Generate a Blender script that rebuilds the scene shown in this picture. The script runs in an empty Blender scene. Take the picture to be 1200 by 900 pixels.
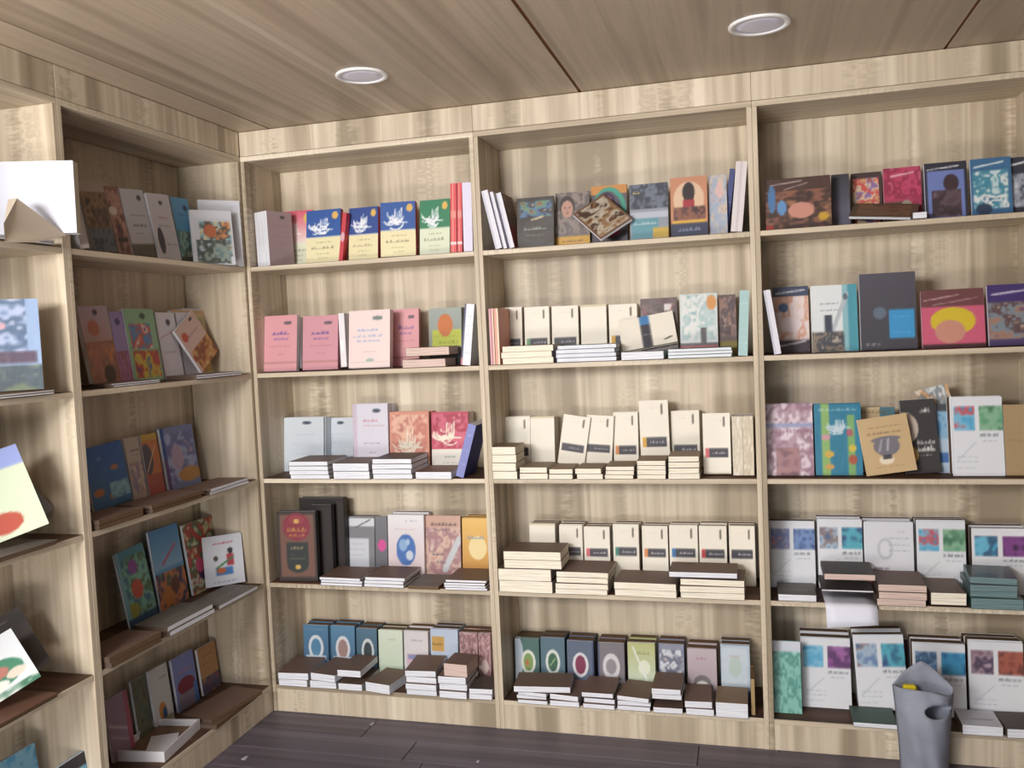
import bpy, math, random
import numpy as np
from mathutils import Matrix, Vector
random.seed(4); np.random.seed(4)
SC = bpy.context.scene
COL = SC.collection

# ------------------------------------------------------------------ camera, world, lights, exposure
CAMF, CPOS, YAW, PITCH, ROLL = 1022.6, np.array([1.851, -2.981, 1.4397]), -0.2679, -0.0573, -0.0450
def cam_axes():
    cy, sy, cp, sp = math.cos(YAW), math.sin(YAW), math.cos(PITCH), math.sin(PITCH)
    fw = np.array([sy*cp, cy*cp, sp]); rt = np.array([cy, -sy, 0.0]); up = np.cross(rt, fw)
    cr, sr = math.cos(ROLL), math.sin(ROLL)
    return cr*rt+sr*up, -sr*rt+cr*up, fw
RT, UP, FW = cam_axes()
def proj(P):
    D = np.asarray(P, float)-CPOS; z = D@FW
    return 600+CAMF*(D@RT)/z, 450-CAMF*(D@UP)/z
def ray(px, py): return FW+RT*(px-600)/CAMF+UP*(450-py)/CAMF
def hit(px, py, P0, nrm):
    r = ray(px, py); return CPOS+r*(((np.asarray(P0)-CPOS)@nrm)/(r@nrm))
cd = bpy.data.cameras.new('camera'); cam = bpy.data.objects.new('camera', cd); COL.objects.link(cam)
cd.sensor_width = 36; cd.lens = CAMF/1200*36; cd.clip_start = .05
cam.matrix_world = Matrix(((RT[0], UP[0], -FW[0], CPOS[0]), (RT[1], UP[1], -FW[1], CPOS[1]), (RT[2], UP[2], -FW[2], CPOS[2]), (0, 0, 0, 1)))
SC.camera = cam
W = bpy.data.worlds.new('sky'); SC.world = W; W.use_nodes = True
W.node_tree.nodes['Background'].inputs[0].default_value = (.86, .93, 1.0, 1)
W.node_tree.nodes['Background'].inputs[1].default_value = 2.0
def area(name, loc, sx, sy, rot, portal=False, power=0, col=(1, 1, 1)):
    l = bpy.data.lights.new(name, 'AREA'); l.shape = 'RECTANGLE'; l.size = sx; l.size_y = sy; l.energy = power; l.color = col
    o = bpy.data.objects.new(name, l); o.location = loc; o.rotation_euler = rot; COL.objects.link(o)
    if portal: l.cycles.is_portal = True
    return o
OP = (-.1, 2.0, 2.12)                               # opening in the front wall: x from, x to, height
area('daylight_portal', ((OP[0]+OP[1])/2, -3.43, OP[2]/2), OP[1]-OP[0], OP[2], (math.radians(90), 0, 0), portal=True)
area('daylight_through_opening', (.4, -3.6, 1.85), .9, .5, (math.radians(109), 0, 0), power=96, col=(1, .975, .94))
area('added_ceiling_fill', (.9, -3.65, .15), 1.8, .5, (math.radians(122), 0, 0), power=40, col=(1, .93, .84))  # added low area light, tilted up to brighten the ceiling
SC.view_settings.view_transform = 'Standard'; SC.view_settings.look = 'None'; SC.view_settings.gamma = 1
SC.view_settings.use_curve_mapping = False
SC.view_settings.exposure = 0.12
SC.cycles.max_bounces = 10; SC.cycles.diffuse_bounces = 4

# ------------------------------------------------------------------ helpers
def lin(h):
    c = np.array([int(h[i:i+2], 16)/255 for i in (0, 2, 4)])
    return np.where(c <= .04045, c/12.92, ((c+.055)/1.055)**2.4)
def srgb2lin(c): return np.where(c <= .04045, c/12.92, ((np.maximum(c, 0)+.055)/1.055)**2.4)
class N:
    def __init__(s, name):
        s.m = bpy.data.materials.new(name); s.m.use_nodes = True; s.t = s.m.node_tree; s.b = s.t.nodes['Principled BSDF']
    def n(s, typ, ins=None, **kw):
        x = s.t.nodes.new(typ)
        for k, v in kw.items(): setattr(x, k, v)
        for k, v in (ins or {}).items():
            if isinstance(v, bpy.types.NodeSocket): s.t.links.new(v, x.inputs[k])
            else: x.inputs[k].default_value = v
        return x
    def link(s, a, b): s.t.links.new(a, b)
    def set(s, **kw):
        for k, v in kw.items():
            k = {'col': 'Base Color', 'rough': 'Roughness', 'spec': 'Specular IOR Level', 'coat': 'Coat Weight', 'coatr': 'Coat Roughness'}.get(k, k)
            if isinstance(v, bpy.types.NodeSocket): s.link(v, s.b.inputs[k])
            else: s.b.inputs[k].default_value = v
        return s
def ramp(s, fac, stops):
    r = s.n('ShaderNodeValToRGB', {0: fac}); e = r.color_ramp.elements
    while len(e) < len(stops): e.new(.5)
    for k, (p, h) in zip(e, stops): k.position = p; k.color = (*lin(h), 1)
    return r.outputs[0]
def wood(name, along, cols, rough=.45, band=8, seed=0, ripple=True):
    s = N(name); geo = s.n('ShaderNodeNewGeometry'); oi = s.n('ShaderNodeObjectInfo')
    off = s.n('ShaderNodeVectorMath', {0: (3.1+seed, 1.7, 2.3), 'Scale': oi.outputs['Random']}, operation='SCALE')
    p = s.n('ShaderNodeVectorMath', {0: geo.outputs['Position'], 1: off.outputs[0]}, operation='ADD').outputs[0]
    def scaled(a, c):
        v = [c, c, c]; v[along] = a
        return s.n('ShaderNodeVectorMath', {0: p, 1: v}, operation='MULTIPLY').outputs[0]
    a = s.n('ShaderNodeTexNoise', {'Vector': scaled(.35, band), 'Scale': 1, 'Detail': 2.5, 'Roughness': .6, 'Distortion': .25}).outputs[0]
    b = s.n('ShaderNodeTexNoise', {'Vector': scaled(1.6, 75), 'Scale': 1, 'Detail': 3, 'Roughness': .6}).outputs[0]
    f = s.n('ShaderNodeMath', {0: b, 1: .1, 2: -.05}, operation='MULTIPLY_ADD').outputs[0]
    f = s.n('ShaderNodeMath', {0: a, 1: f}, operation='ADD').outputs[0]
    if ripple:
        m = s.n('ShaderNodeTexNoise', {'Vector': scaled(1.5, 9), 'Scale': 1, 'Detail': 1}).outputs[0]
        m = s.n('ShaderNodeMapRange', {0: m, 1: .56, 2: .68, 3: 0, 4: 1}).outputs[0]
        r = s.n('ShaderNodeTexNoise', {'Vector': scaled(95, 22), 'Scale': 1, 'Detail': 1}).outputs[0]
        r = s.n('ShaderNodeMath', {0: r, 1: .5}, operation='SUBTRACT').outputs[0]
        r = s.n('ShaderNodeMath', {0: r, 1: m}, operation='MULTIPLY').outputs[0]
        f = s.n('ShaderNodeMath', {0: r, 1: .22, 2: f}, operation='MULTIPLY_ADD').outputs[0]
    c = ramp(s, f, cols)
    bmp = s.n('ShaderNodeBump', {'Height': f, 'Strength': .08, 'Distance': .002}).outputs[0]
    s.set(col=c, rough=rough, spec=.35, Normal=bmp); return s.m
OAK = [(.34, '998b77'), (.43, 'b6a792'), (.5, 'd2c4af'), (.57, 'bfb09b'), (.68, 'e2d6c2')]
oak_z = wood('light_oak_vertical_grain', 2, OAK)
oak_x = wood('light_oak_grain_along_x', 0, OAK, seed=2)
oak_y = wood('light_oak_grain_along_y', 1, OAK, seed=3)
ceil_m = wood('ceiling_oak_panel', 1, [(.3, '9a8976'), (.43, 'ab9a86'), (.52, 'bcab97'), (.62, 'b1a18e'), (.74, 'c6b7a4')], band=13, seed=5, ripple=False, rough=.4)
plank_m = wood('dark_grey_laminate', 0, [(.3, '4d4650'), (.5, '5f5864'), (.7, '716a76')], band=22, seed=7, ripple=False, rough=.38)
def plain(name, h, rough=.5, **kw):
    s = N(name); s.set(col=(*lin(h), 1), rough=rough, **kw); return s.m
def speck(name, h1, h2, scale, rough=.6, bump=.2, **kw):
    s = N(name); tc = s.n('ShaderNodeTexCoord')
    f = s.n('ShaderNodeTexNoise', {'Vector': tc.outputs['Object'], 'Scale': scale, 'Detail': 4}).outputs[0]
    c = ramp(s, f, [(.35, h1), (.65, h2)])
    s.set(col=c, rough=rough, Normal=s.n('ShaderNodeBump', {'Height': f, 'Strength': bump, 'Distance': .002}).outputs[0], **kw); return s.m
def paper(name, h1, h2):
    s = N(name); tc = s.n('ShaderNodeTexCoord')
    v = s.n('ShaderNodeVectorMath', {0: tc.outputs['Object'], 1: (9, 900, 9)}, operation='MULTIPLY').outputs[0]
    f = s.n('ShaderNodeTexNoise', {'Vector': v, 'Scale': 1, 'Detail': 2}).outputs[0]
    s.set(col=ramp(s, f, [(.3, h1), (.55, h2)]), rough=.8, spec=.2); return s.m
PAPER = {'w': paper('white_page_edges', 'bfc1cc', 'eceef6'), 'c': paper('cream_page_edges', 'cbbea4', 'f6f0e2'),
         'b': paper('brown_and_shaded_page_edges', '56422f', '735a44'), 'g': paper('slate_green_edges', '4c6468', '7a9296'), 'p': paper('pinkish_page_edges', 'b79c93', 'dbc5bc')}
def covermat(name, rough, coat):
    s = N(name); a = s.n('ShaderNodeAttribute', attribute_name='print')
    tc = s.n('ShaderNodeTexCoord')
    f = s.n('ShaderNodeTexNoise', {'Vector': tc.outputs['Object'], 'Scale': 22 if coat else 60, 'Detail': 3}).outputs[0]
    s.set(col=a.outputs['Color'], rough=rough, coat=coat, coatr=.08, Normal=s.n('ShaderNodeBump', {'Height': f, 'Strength': .5 if coat else .1, 'Distance': .004 if coat else .001}).outputs[0]); return s.m
COVER = {0: covermat('matte_printed_cover', .55, 0), 1: covermat('glossy_wrapped_cover', .42, .22)}

def mesh(name, verts, faces, mats=(), mi=None, smooth=False):
    me = bpy.data.meshes.new(name); me.from_pydata([tuple(map(float, v)) for v in verts], [], faces)
    for m in mats: me.materials.append(m)
    if mi is not None: me.polygons.foreach_set('material_index', mi)
    if smooth: me.polygons.foreach_set('use_smooth', [True]*len(me.polygons))
    me.update(); return me
def obj(name, me, parent=None, M=None):
    o = bpy.data.objects.new(name, me); COL.objects.link(o)
    if parent: o.parent = parent
    if M is not None: o.matrix_world = M if parent is None else M
    return o
def empty(name, loc=(0, 0, 0)):
    o = bpy.data.objects.new(name, None); o.location = loc; o.empty_display_size = .05; COL.objects.link(o); return o
LABELS = {}
def tag(o, label=None, cat=None, group=None, kind=None):
    if label:
        n = len(label.replace(',', ' ').split())
        if n > 16 or n < 4: print('LABELLEN', n, label)
        if label in LABELS and LABELS[label] != (group or 0): print('DUPLABEL', label)
        if label in LABELS and not group: print('DUPLABEL', label)
        LABELS[label] = group or 0; o['label'] = label
    if cat: o['category'] = cat
    if group: o['group'] = group
    if kind: o['kind'] = kind
    return o
BF = [(0, 3, 2, 1), (4, 5, 6, 7), (0, 1, 5, 4), (1, 2, 6, 5), (2, 3, 7, 6), (3, 0, 4, 7)]
def boxv(a, b):
    (x0, y0, z0), (x1, y1, z1) = a, b
    return [(x0, y0, z0), (x1, y0, z0), (x1, y1, z0), (x0, y1, z0), (x0, y0, z1), (x1, y0, z1), (x1, y1, z1), (x0, y1, z1)]
def bevbox(a, b, c=.0012):
    """box with chamfered edges: 24 verts"""
    a = np.array(a, float); b = np.array(b, float); mn, mx = np.minimum(a, b), np.maximum(a, b); c = min(c, (mx-mn).min()*.3)
    V = []; F = []; idx = {}
    for sx in (0, 1):
        for sy in (0, 1):
            for sz in (0, 1):
                for ax in range(3):
                    s = (sx, sy, sz); p = [(mx[i] if s[i] else mn[i]) for i in range(3)]
                    for i in range(3):
                        if i != ax: p[i] += (-c if s[i] else c)
                    idx[(sx, sy, sz, ax)] = len(V); V.append(tuple(p))
    cen = (mn+mx)/2
    def add(f):
        p = [np.array(V[i]) for i in f]; nn = np.cross(p[1]-p[0], p[2]-p[0]); m = sum(p)/len(p)-cen
        F.append(tuple(f) if nn@m > 0 else tuple(reversed(f)))
    for ax in range(3):
        o1, o2 = [i for i in range(3) if i != ax]
        for s in (0, 1):
            q = []
            for (u, v) in ((0, 0), (1, 0), (1, 1), (0, 1)):
                k = [0, 0, 0]; k[ax] = s; k[o1] = u; k[o2] = v; q.append(idx[(*k, ax)])
            add(q)
        for u in (0, 1):
            for v in (0, 1):
                k0 = [0, 0, 0]; k1 = [0, 0, 0]; k1[ax] = 1
                for k in (k0, k1): k[o1] = u; k[o2] = v
                add([idx[(*k0, o1)], idx[(*k1, o1)], idx[(*k1, o2)], idx[(*k0, o2)]])
    for sx in (0, 1):
        for sy in (0, 1):
            for sz in (0, 1): add([idx[(sx, sy, sz, ax)] for ax in range(3)])
    return V, F
def board(name, a, b, mat, parent=None, c=.0012):
    o = obj(name, mesh(name, *bevbox(a, b, c), mats=[mat])); 
    if parent: o.parent = parent; o.location = -Vector(parent.location)
    return o

# ------------------------------------------------------------------ room
ZC, ZS = 2.25, 2.138
Z = [1.7396, 1.3323, .9235, .5134, .108]           # tops of the five shelves
XB = [0, .9308, 1.8771, 2.7287, 3.62]              # bay limits along the back wall
YB = [0, -.9131, -1.826]                           # bay limits along the left wall
DP, DL, TH, SP = .2642, .2634, .018, .0165
X0, X1, Y0, Y1 = -.30, 3.66, -3.4, .30
def struct(o): o['kind'] = 'structure'; return o
fl = struct(board('floor', (X0-.1, Y0, -.06), (X1+.1, Y1, -.012), plain('underlay', '2c292b', .9)))
pm = {}
row = 0; y = Y1-.03
while y > Y0+.02:
    x = X0-.1-random.random()*.9
    while x < X1:
        xa, xb = max(x, X0-.09), min(x+1.2, X1+.09)
        if xb-xa > .03: board('plank', (xa+.0012, max(y-.138, Y0), -.012), (xb-.0012, y, 0), plank_m, fl, .0015)
        x += 1.2
    y -= .14
cl = struct(board('ceiling', (X0-.1, Y0, ZC+.006), (X1+.1, Y1, ZC+.05), plain('joint_filler', '85552c', .8)))
for a, b in ((X0-.1, .131), (.131, 1.318), (1.318, 2.452), (2.452, X1+.1)):
    for ya, yb in ((-2.3, Y1), (Y0, -2.3)):
        board('ceiling_panel', (a+.005, ya+.002, ZC), (b-.005, yb-.002, ZC+.0055), ceil_m, cl, .0008)
struct(board('wall_back', (X0-.1, Y1, -.06), (X1+.1, Y1+.06, ZC+.05), oak_z))
struct(board('wall_left', (X0-.06, Y0, -.06), (X0, Y1, ZC+.05), oak_z))
dkw = wood('darkened_unseen_walls', 2, [(.3, '4a3c30'), (.5, '5c4c3e'), (.7, '6e5c4c')], seed=9, ripple=False)  # unseen walls darkened to cut light bouncing back onto the shelving
struct(board('wall_right', (X1, Y0, -.06), (X1+.06, Y1, ZC+.05), dkw))
def multibox(bs): return sum([boxv(*b) for b in bs], []), [tuple(i+8*k for i in f) for k in range(len(bs)) for f in BF]
wf = struct(obj('wall_front', mesh('wall_front', *multibox([((X0-.06, Y0-.06, -.06), (OP[0], Y0, ZC+.05)), ((OP[1], Y0-.06, -.06), (X1+.06, Y0, ZC+.05)), ((OP[0], Y0-.06, OP[2]), (OP[1], Y0, ZC+.05))]), mats=[dkw])))
g = struct(board('ground_outside', (-12, -22, -.12), (16, Y0-.06, -.06), speck('pale_paving', '9a958c', 'b5b0a6', 3)))

# bookcases: back wall bays and left wall bays
shelf_top_m = wood('dark_brown_shelf_top', 0, [(.3, '412e25'), (.5, '553d30'), (.7, '6a4c3b')], band=20, seed=11, ripple=False, rough=.6)  # thin dark brown sheet over each shelf board
def bookcase(fr, a, b, D, label):
    """fr 'B' back wall (a..b along x) or 'L' left wall (a..b along y); one cabinet with its boards as parts"""
    root = empty('bookcase', ((a+b)/2, 0, 0) if fr == 'B' else (0, (a+b)/2, 0)); tag(root, label, 'bookcase', 'open oak bookcases round the kiosk')
    def bd(name, u0, u1, d0, d1, z0, z1, m):
        A, Bx = ((u0, d0, z0), (u1, d1, z1)) if fr == 'B' else ((-d0, u0, z0), (-d1, u1, z1))
        return board(name, A, Bx, m, root)
    hm = oak_x if fr == 'B' else oak_y
    lo, hi = min(a, b), max(a, b)
    bd('side_panel', lo+.0003, lo+SP, 0, D, 0, ZS+TH-.018, oak_z); bd('side_panel', hi-SP, hi-.0003, 0, D, 0, ZS+TH-.018, oak_z)
    bd('back_panel', lo+.0003, hi-.0003, D+.0005, D+.006, .0, ZS, oak_z)
    for z in Z:
        bd('shelf', lo+SP, hi-SP, 0.001, D, z-TH, z-.0011, hm); bd('shelf_top_sheet', lo+SP+.0005, hi-SP-.0005, .003, D-.0005, z-.001, z, shelf_top_m)
    bd('top_board', lo+.0003, hi-.0003, 0, D, ZS, ZS+TH, hm)
    bd('fascia', lo+.0003, hi-.0003, .001, .018, ZS+TH+.0015, ZC-.0015, oak_z)
    bd('plinth', lo+SP, hi-SP, .002, .018, 0, Z[4]-TH-.0005, oak_z)
    return root
bookcase('B', XB[0], XB[1], DP, 'left bay of the back wall shelving beside the corner, calligraphy books on top shelf')
bookcase('B', XB[1], XB[2], DP, 'middle bay of the back wall shelving, filled mostly with cream paperbacks')
bookcase('B', XB[2], XB[3], DP, 'right bay of the back wall shelving, white magazines on its lower shelves')
bookcase('B', XB[3], XB[4], DP, 'empty oak bay past the right edge of the photo, beyond the magazines')
bookcase('L', YB[0], YB[1], DL, 'corner bay of the left wall shelving, children\'s books on its fourth shelf')
bookcase('L', YB[1], YB[2], DL, 'near bay of the left wall shelving, cut off by the photo\'s left edge')

# recessed ceiling lights
def lathe(prof, n=40):
    V = []; F = []
    for r, z in prof:
        for k in range(n): V.append((r*math.cos(2*math.pi*k/n), r*math.sin(2*math.pi*k/n), z))
    for i in range(len(prof)-1):
        for k in range(n): k2 = (k+1) % n; F.append((i*n+k, i*n+k2, (i+1)*n+k2, (i+1)*n+k))
    return V, F
trimm = plain('white_enamel', 'f2f2f4', .35)
dif = N('frosted_lavender_diffuser'); dif.set(col=(*lin('ebebff'), 1), rough=.3); dif = dif.m
for (px, py, lb) in ((424, 88, 'round white recessed ceiling light over the left bay, unlit'), (890, 28.5, 'round white recessed ceiling light near the top edge, right of the other, unlit')):
    P = hit(px, py, (0, 0, ZC), np.array([0, 0, 1.0])); l0 = hit(px-31, py, (0, 0, ZC), np.array([0, 0, 1.0])); r0 = hit(px+31, py, (0, 0, ZC), np.array([0, 0, 1.0]))
    R = .5*np.linalg.norm(r0-l0)*(1.0 if px < 600 else 1.1)
    rt = empty('ceiling_light', (P[0], P[1], ZC)); tag(rt, lb, 'ceiling light', 'recessed ceiling lights')
    V, F = lathe([(R, -.0003), (R, -.004), (R*.95, -.0065), (R*.82, -.006), (R*.8, -.003), (R*.8, -.0006)])
    obj('trim_ring', mesh('trim_ring', V, F, [trimm], smooth=True), rt)
    V, F = lathe([(R*.8, -.0012), (R*.8, -.0034), (R*.5, -.0042), (R*.01, -.0046)])
    obj('diffuser', mesh('diffuser', V, F, [dif], smooth=True), rt)

# ------------------------------------------------------------------ cover painting
SSX, SSY = 120, 168
def lerp(a, b, t): return a+(b-a)*t
def hexc(h): return np.array([int(h[i:i+2], 16)/255 for i in (0, 2, 4)])
def smooth_noise(rng, ny, nx, H, W_):
    g = rng.random((ny+2, nx+2)); yy = np.linspace(0, ny, H)[:, None]; xx = np.linspace(0, nx, W_)[None, :]
    y0 = yy.astype(int); x0 = xx.astype(int); fy = yy-y0; fx = xx-x0; fy = fy*fy*(3-2*fy); fx = fx*fx*(3-2*fx)
    return lerp(lerp(g[y0, x0], g[y0, x0+1], fx), lerp(g[y0+1, x0], g[y0+1, x0+1], fx), fy)
def paint(spec, seed=0, nx=36, ny=50):
    """tiny drawing language for flat print; u to the right, v upwards"""
    H, Wd = SSY, SSX; rng = np.random.default_rng(abs(hash(seed)) % 9999 if not isinstance(seed, int) else seed)
    im = np.ones((H, Wd, 3))*.8; V, U = np.mgrid[0:H, 0:Wd]; U = (U+.5)/Wd; V = (V+.5)/H
    def stroke(x0, y0, x1, y1, w, c):
        d = np.array([x1-x0, (y1-y0)*1.4]); L = max(d@d, 1e-9); t = np.clip(((U-x0)*d[0]+(V-y0)*1.4*d[1])/L, 0, 1)
        im[((U-x0-t*d[0])**2+((V-y0)*1.4-t*d[1])**2) < (w/2)**2] = c
    for cmd in spec.split('|'):
        a = cmd.split(); k = a[0]
        if k == 'B': im[:] = hexc(a[1])
        elif k == 'R': x0, y0, x1, y1 = map(float, a[1:5]); im[(U >= x0) & (U <= x1) & (V >= y0) & (V <= y1)] = hexc(a[5])
        elif k == 'E': cx, cy, rx, ry = map(float, a[1:5]); im[((U-cx)/rx)**2+((V-cy)/ry)**2 <= 1] = hexc(a[5])
        elif k == 'P': stroke(*map(float, a[1:6]), hexc(a[6]))
        elif k == 'G':
            y0, y1 = map(float, a[1:3]); m = (V >= y0) & (V <= y1); t = ((V-y0)/(y1-y0))[..., None]
            im[m] = lerp(hexc(a[3]), hexc(a[4]), t)[m] if False else (hexc(a[3])+(hexc(a[4])-hexc(a[3]))*t)[m]
        elif k == 'L':                                  # a line of lettering: x0 x1 y height colour
            x0, x1, y, h = map(float, a[1:5]); c = hexc(a[5]); x = x0
            while x < x1:
                w = min(rng.uniform(.05, .13), x1-x); 
                if w < .02: break
                n = max(2, int(w/.022))
                stroke(x, y-h*.25, x+w*.9, y-h*.25, h*.38, c)
                for q in range(n):
                    if rng.random() < .6: xx = x+w*.9*(q+.5)/n; stroke(xx, y-h*.25, xx, y+h*rng.uniform(.0, .5), h*.3, c)
                x += w+.025
        elif k == 'C':                                  # calligraphic knot: cx cy w h colour
            cx, cy, w, h = map(float, a[1:5]); c = hexc(a[5])
            for q in range(13):
                px_ = cx+w*rng.uniform(-.42, .1); py_ = cy+h*rng.uniform(-.35, .2); rr = rng.uniform(.16, .4)*w; a0 = rng.uniform(2.8, 4.2)
                P_ = [(px_+rr*math.cos(a0+t*2.3), py_+rr*.55*math.sin(a0+t*2.3)) for t in np.linspace(0, 1, 8)]
                for A_, B_ in zip(P_, P_[1:]): stroke(*A_, *B_, .028, c)
            for q in range(4): xx = cx+w*(-.1+.1*q); stroke(xx, cy-h*.3, xx+.02, cy+h*rng.uniform(.2, .5), .03, c)
            stroke(cx-w*.4, cy-h*.25, cx+w*.5, cy-h*.32, .035, c)
        elif k == 'M':                                  # mottled picture: rect + colours
            x0, y0, x1, y1 = map(float, a[1:5]); cs = [hexc(x) for x in a[5:]]; m = (U >= x0) & (U <= x1) & (V >= y0) & (V <= y1)
            n1 = smooth_noise(rng, 7, 5, H, Wd)*.65+smooth_noise(rng, 19, 13, H, Wd)*.35
            q = (n1-n1[m].min())/(np.ptp(n1[m])+1e-6)*(len(cs)-1); i0 = np.clip(q.astype(int), 0, len(cs)-2); f = np.clip((q-i0)*1.6-.3, 0, 1)[..., None]
            C_ = np.array(cs); im[m] = (C_[i0]+(C_[i0+1]-C_[i0])*f)[m]
        elif k == 'F':                                  # a plain generic face: cx cy r skin hair
            cx, cy, r = map(float, a[1:4]); sk, hr = hexc(a[4]), hexc(a[5])
            im[((U-cx)/(r*1.18))**2+((V-cy-r*.2)/(r*.95))**2 <= 1] = hr; im[((U-cx)/(r*.85))**2+((V-cy+r*.05)/(r*.8))**2 <= 1] = sk
            for s_ in (-1, 1): im[((U-cx-s_*r*.34)/(r*.15))**2+((V-cy-r*.08)/(r*.06))**2 <= 1] = sk*.35
            im[((U-cx)/(r*.25))**2+((V-cy+r*.42)/(r*.07))**2 <= 1] = sk*.6
            im[((U-cx)/(r*.08))**2+((V-cy+r*.15)/(r*.14))**2 <= 1] = sk*.8
    im = im*.88+.12*np.array([.5, .47, .46])  # haze put into every cover colour by mixing in grey
    iy = np.clip((np.arange(ny+1)/ny*H).astype(int), 0, H-1); ix = np.clip((np.arange(nx+1)/nx*Wd).astype(int), 0, Wd-1)
    k3 = np.pad(im, ((1, 1), (1, 1), (0, 0)), mode='edge'); bl = sum(k3[a:a+H, b:b+Wd] for a in range(3) for b in range(3))/9
    return srgb2lin(bl[iy][:, ix])

# ------------------------------------------------------------------ the book itself
BCACHE = {}
def book_meshes(style, w, h, t, gloss, pages, spine, back, seed, hard=False, spine_art=None, curl=0):
    key = (style, round(w, 3), round(h, 3), round(t, 4), gloss, pages, spine, back, seed, hard, spine_art, curl)
    if key in BCACHE: return BCACHE[key]
    nx, ny = (36, 50) if w > .06 else (14, 50)
    if style and style.startswith('~'): nx, ny, style_ = 10, 12, style[1:]
    else: style_ = style
    colr = paint(style_, seed, nx, ny); bt = .0025 if hard else .0006; x0, x1 = -w/2, w/2
    V = []; F = []; C = []
    xs = np.linspace(x0, x1, nx+1); zs = np.linspace(0, h, ny+1)
    def cf(x, z): return curl*((z/h)**2)*(.4+.6*abs(x-x0)/w)
    for j, z in enumerate(zs):
        for i, x in enumerate(xs): V.append((x, 0-cf(x, z), z)); C.append(colr[j, i])
    for j in range(ny):
        for i in range(nx): q = j*(nx+1)+i; F.append((q, q+1, q+nx+2, q+nx+1))
    def addbox(a, b, c, skip_front=False):
        o = len(V); V.extend(boxv(a, b)); C.extend([c]*8)
        for k, f in enumerate(BF):
            if skip_front and k == 2: continue
            F.append(tuple(i+o for i in f))
    sc, bc = lin(spine), lin(back or spine)
    edge = colr[0].mean(0)
    o = len(V)
    if curl == 0: addbox((x0, .00002, 0), (x1, bt, h), edge, True)
    else:
        for j, z in enumerate(zs):
            for i in (0, nx): V.append((xs[i], bt-cf(xs[i], z), z)); C.append(edge)
        for j in range(ny): q = o+2*j; F.append((q, q+2, q+3, q+1))
    addbox((x0, t-bt, 0), (x1, t, h), bc)
    # spine with its own print, on the right-hand (Arabic) side
    m, sp_n = 5, 40; sa = paint(spine_art, seed+5, m, sp_n) if spine_art else None
    o = len(V)
    for j in range(sp_n+1):
        for i in range(m+1):
            V.append((x1, t*i/m, h*j/sp_n)); C.append(sa[j, i] if sa is not None else sc)
    for j in range(sp_n):
        for i in range(m): q = o+j*(m+1)+i; F.append((q, q+1, q+m+2, q+m+1))
    addbox((x1-bt, bt*.5, 0), (x1-.00005, t-bt*.5, h), sc)
    me = mesh('cover', V, F, [COVER[gloss]])
    at = me.color_attributes.new('print', 'FLOAT_COLOR', 'POINT'); C = np.array(C); at.data.foreach_set('color', np.hstack([C, np.ones((len(C), 1))]).ravel())
    ins = .003 if hard else .0008
    pv, pf = bevbox((x0+ins, bt+.0001, ins), (x1-bt-.0003, t-bt-.0001, h-ins), .0004)
    pg = mesh('pages', pv, pf, [PAPER[pages]])
    BCACHE[key] = (me, pg); return me, pg
FRAMES = {'B': (np.array([1., 0, 0]), np.array([0, 1., 0])), 'L': (np.array([0, 1., 0]), np.array([-1., 0, 0]))}
def rotm(axis, deg): return np.array(Matrix.Rotation(math.radians(deg), 3, axis))
PLACED = {}
def corners(M3, o, w, h, t):
    return np.array([o+M3@np.array([x, y_, z]) for x in (-w/2, w/2) for y_ in (0, t) for z in (0, h)])
def sat(A, B):
    (MA, ca, ha), (MB_, cb, hb) = A, B; T = cb-ca
    if np.linalg.norm(T) > np.linalg.norm(ha)+np.linalg.norm(hb): return False
    axs = [MA[:, i] for i in range(3)]+[MB_[:, i] for i in range(3)]+[np.cross(MA[:, i], MB_[:, j]) for i in range(3) for j in range(3)]
    for a in axs:
        n = np.linalg.norm(a)
        if n < 1e-4: continue
        a = a/n
        if abs(T@a) > np.abs(a@MA)@ha+np.abs(a@MB_)@hb-.0004: return False
    return True
def obb(M3, o, w, h, t): return (M3, o+M3@np.array([0, t/2, h/2]), np.array([w/2, t/2, h/2]))
def make_book(M3, o, w, h, t, name, style, gloss, pages, spine, back, seed, hard=False, spine_art=None, curl=0, parts=True):
    me, pg = book_meshes(style, w, h, t, gloss, pages, spine, back, seed, hard, spine_art, curl)
    r = empty(name); M = Matrix.Identity(4)
    for i in range(3):
        for j in range(3): M[i][j] = M3[i, j]
        M[i][3] = o[i]
    r.matrix_world = M
    obj('cover', me, r); obj('pages', pg, r)
    return r
ROWN = ['top shelf', 'second shelf', 'third shelf', 'fourth shelf', 'bottom shelf']
BAYN = {('B', 0): 'left back bay', ('B', 1): 'middle back bay', ('B', 2): 'right back bay', ('L', 0): 'corner side bay', ('L', 1): 'near side bay'}
CUR = None
def shelf(fr, bay, r):
    global CUR; CUR = (fr, bay, r)
def where(): return ', '+ROWN[CUR[2]]+', '+BAYN[CUR[:2]]
def limits():
    fr, b, r = CUR
    if fr == 'B': return XB[b]+SP+.0008, XB[b+1]-SP-.0008, DP
    return YB[b+1]+SP+.0008, YB[b]-SP-.0008, DL
def inside(M3, o, w, h, t, hang=.06):
    u, dv = FRAMES[CUR[0]]; lo, hi, D = limits(); c = corners(M3, o, w, h, t); a = c@u; d = c@dv
    return a.min() >= lo-1e-5 and a.max() <= hi+1e-5 and d.max() <= D-.0005
def register(M3, o, w, h, t): PLACED.setdefault(CUR, []).append(obb(M3, o, w, h, t))
def free(M3, o, w, h, t):
    b = obb(M3, o, w, h, t); return not any(sat(b, q) for q in PLACED.get(CUR, []))
STYLE = {}
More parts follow.
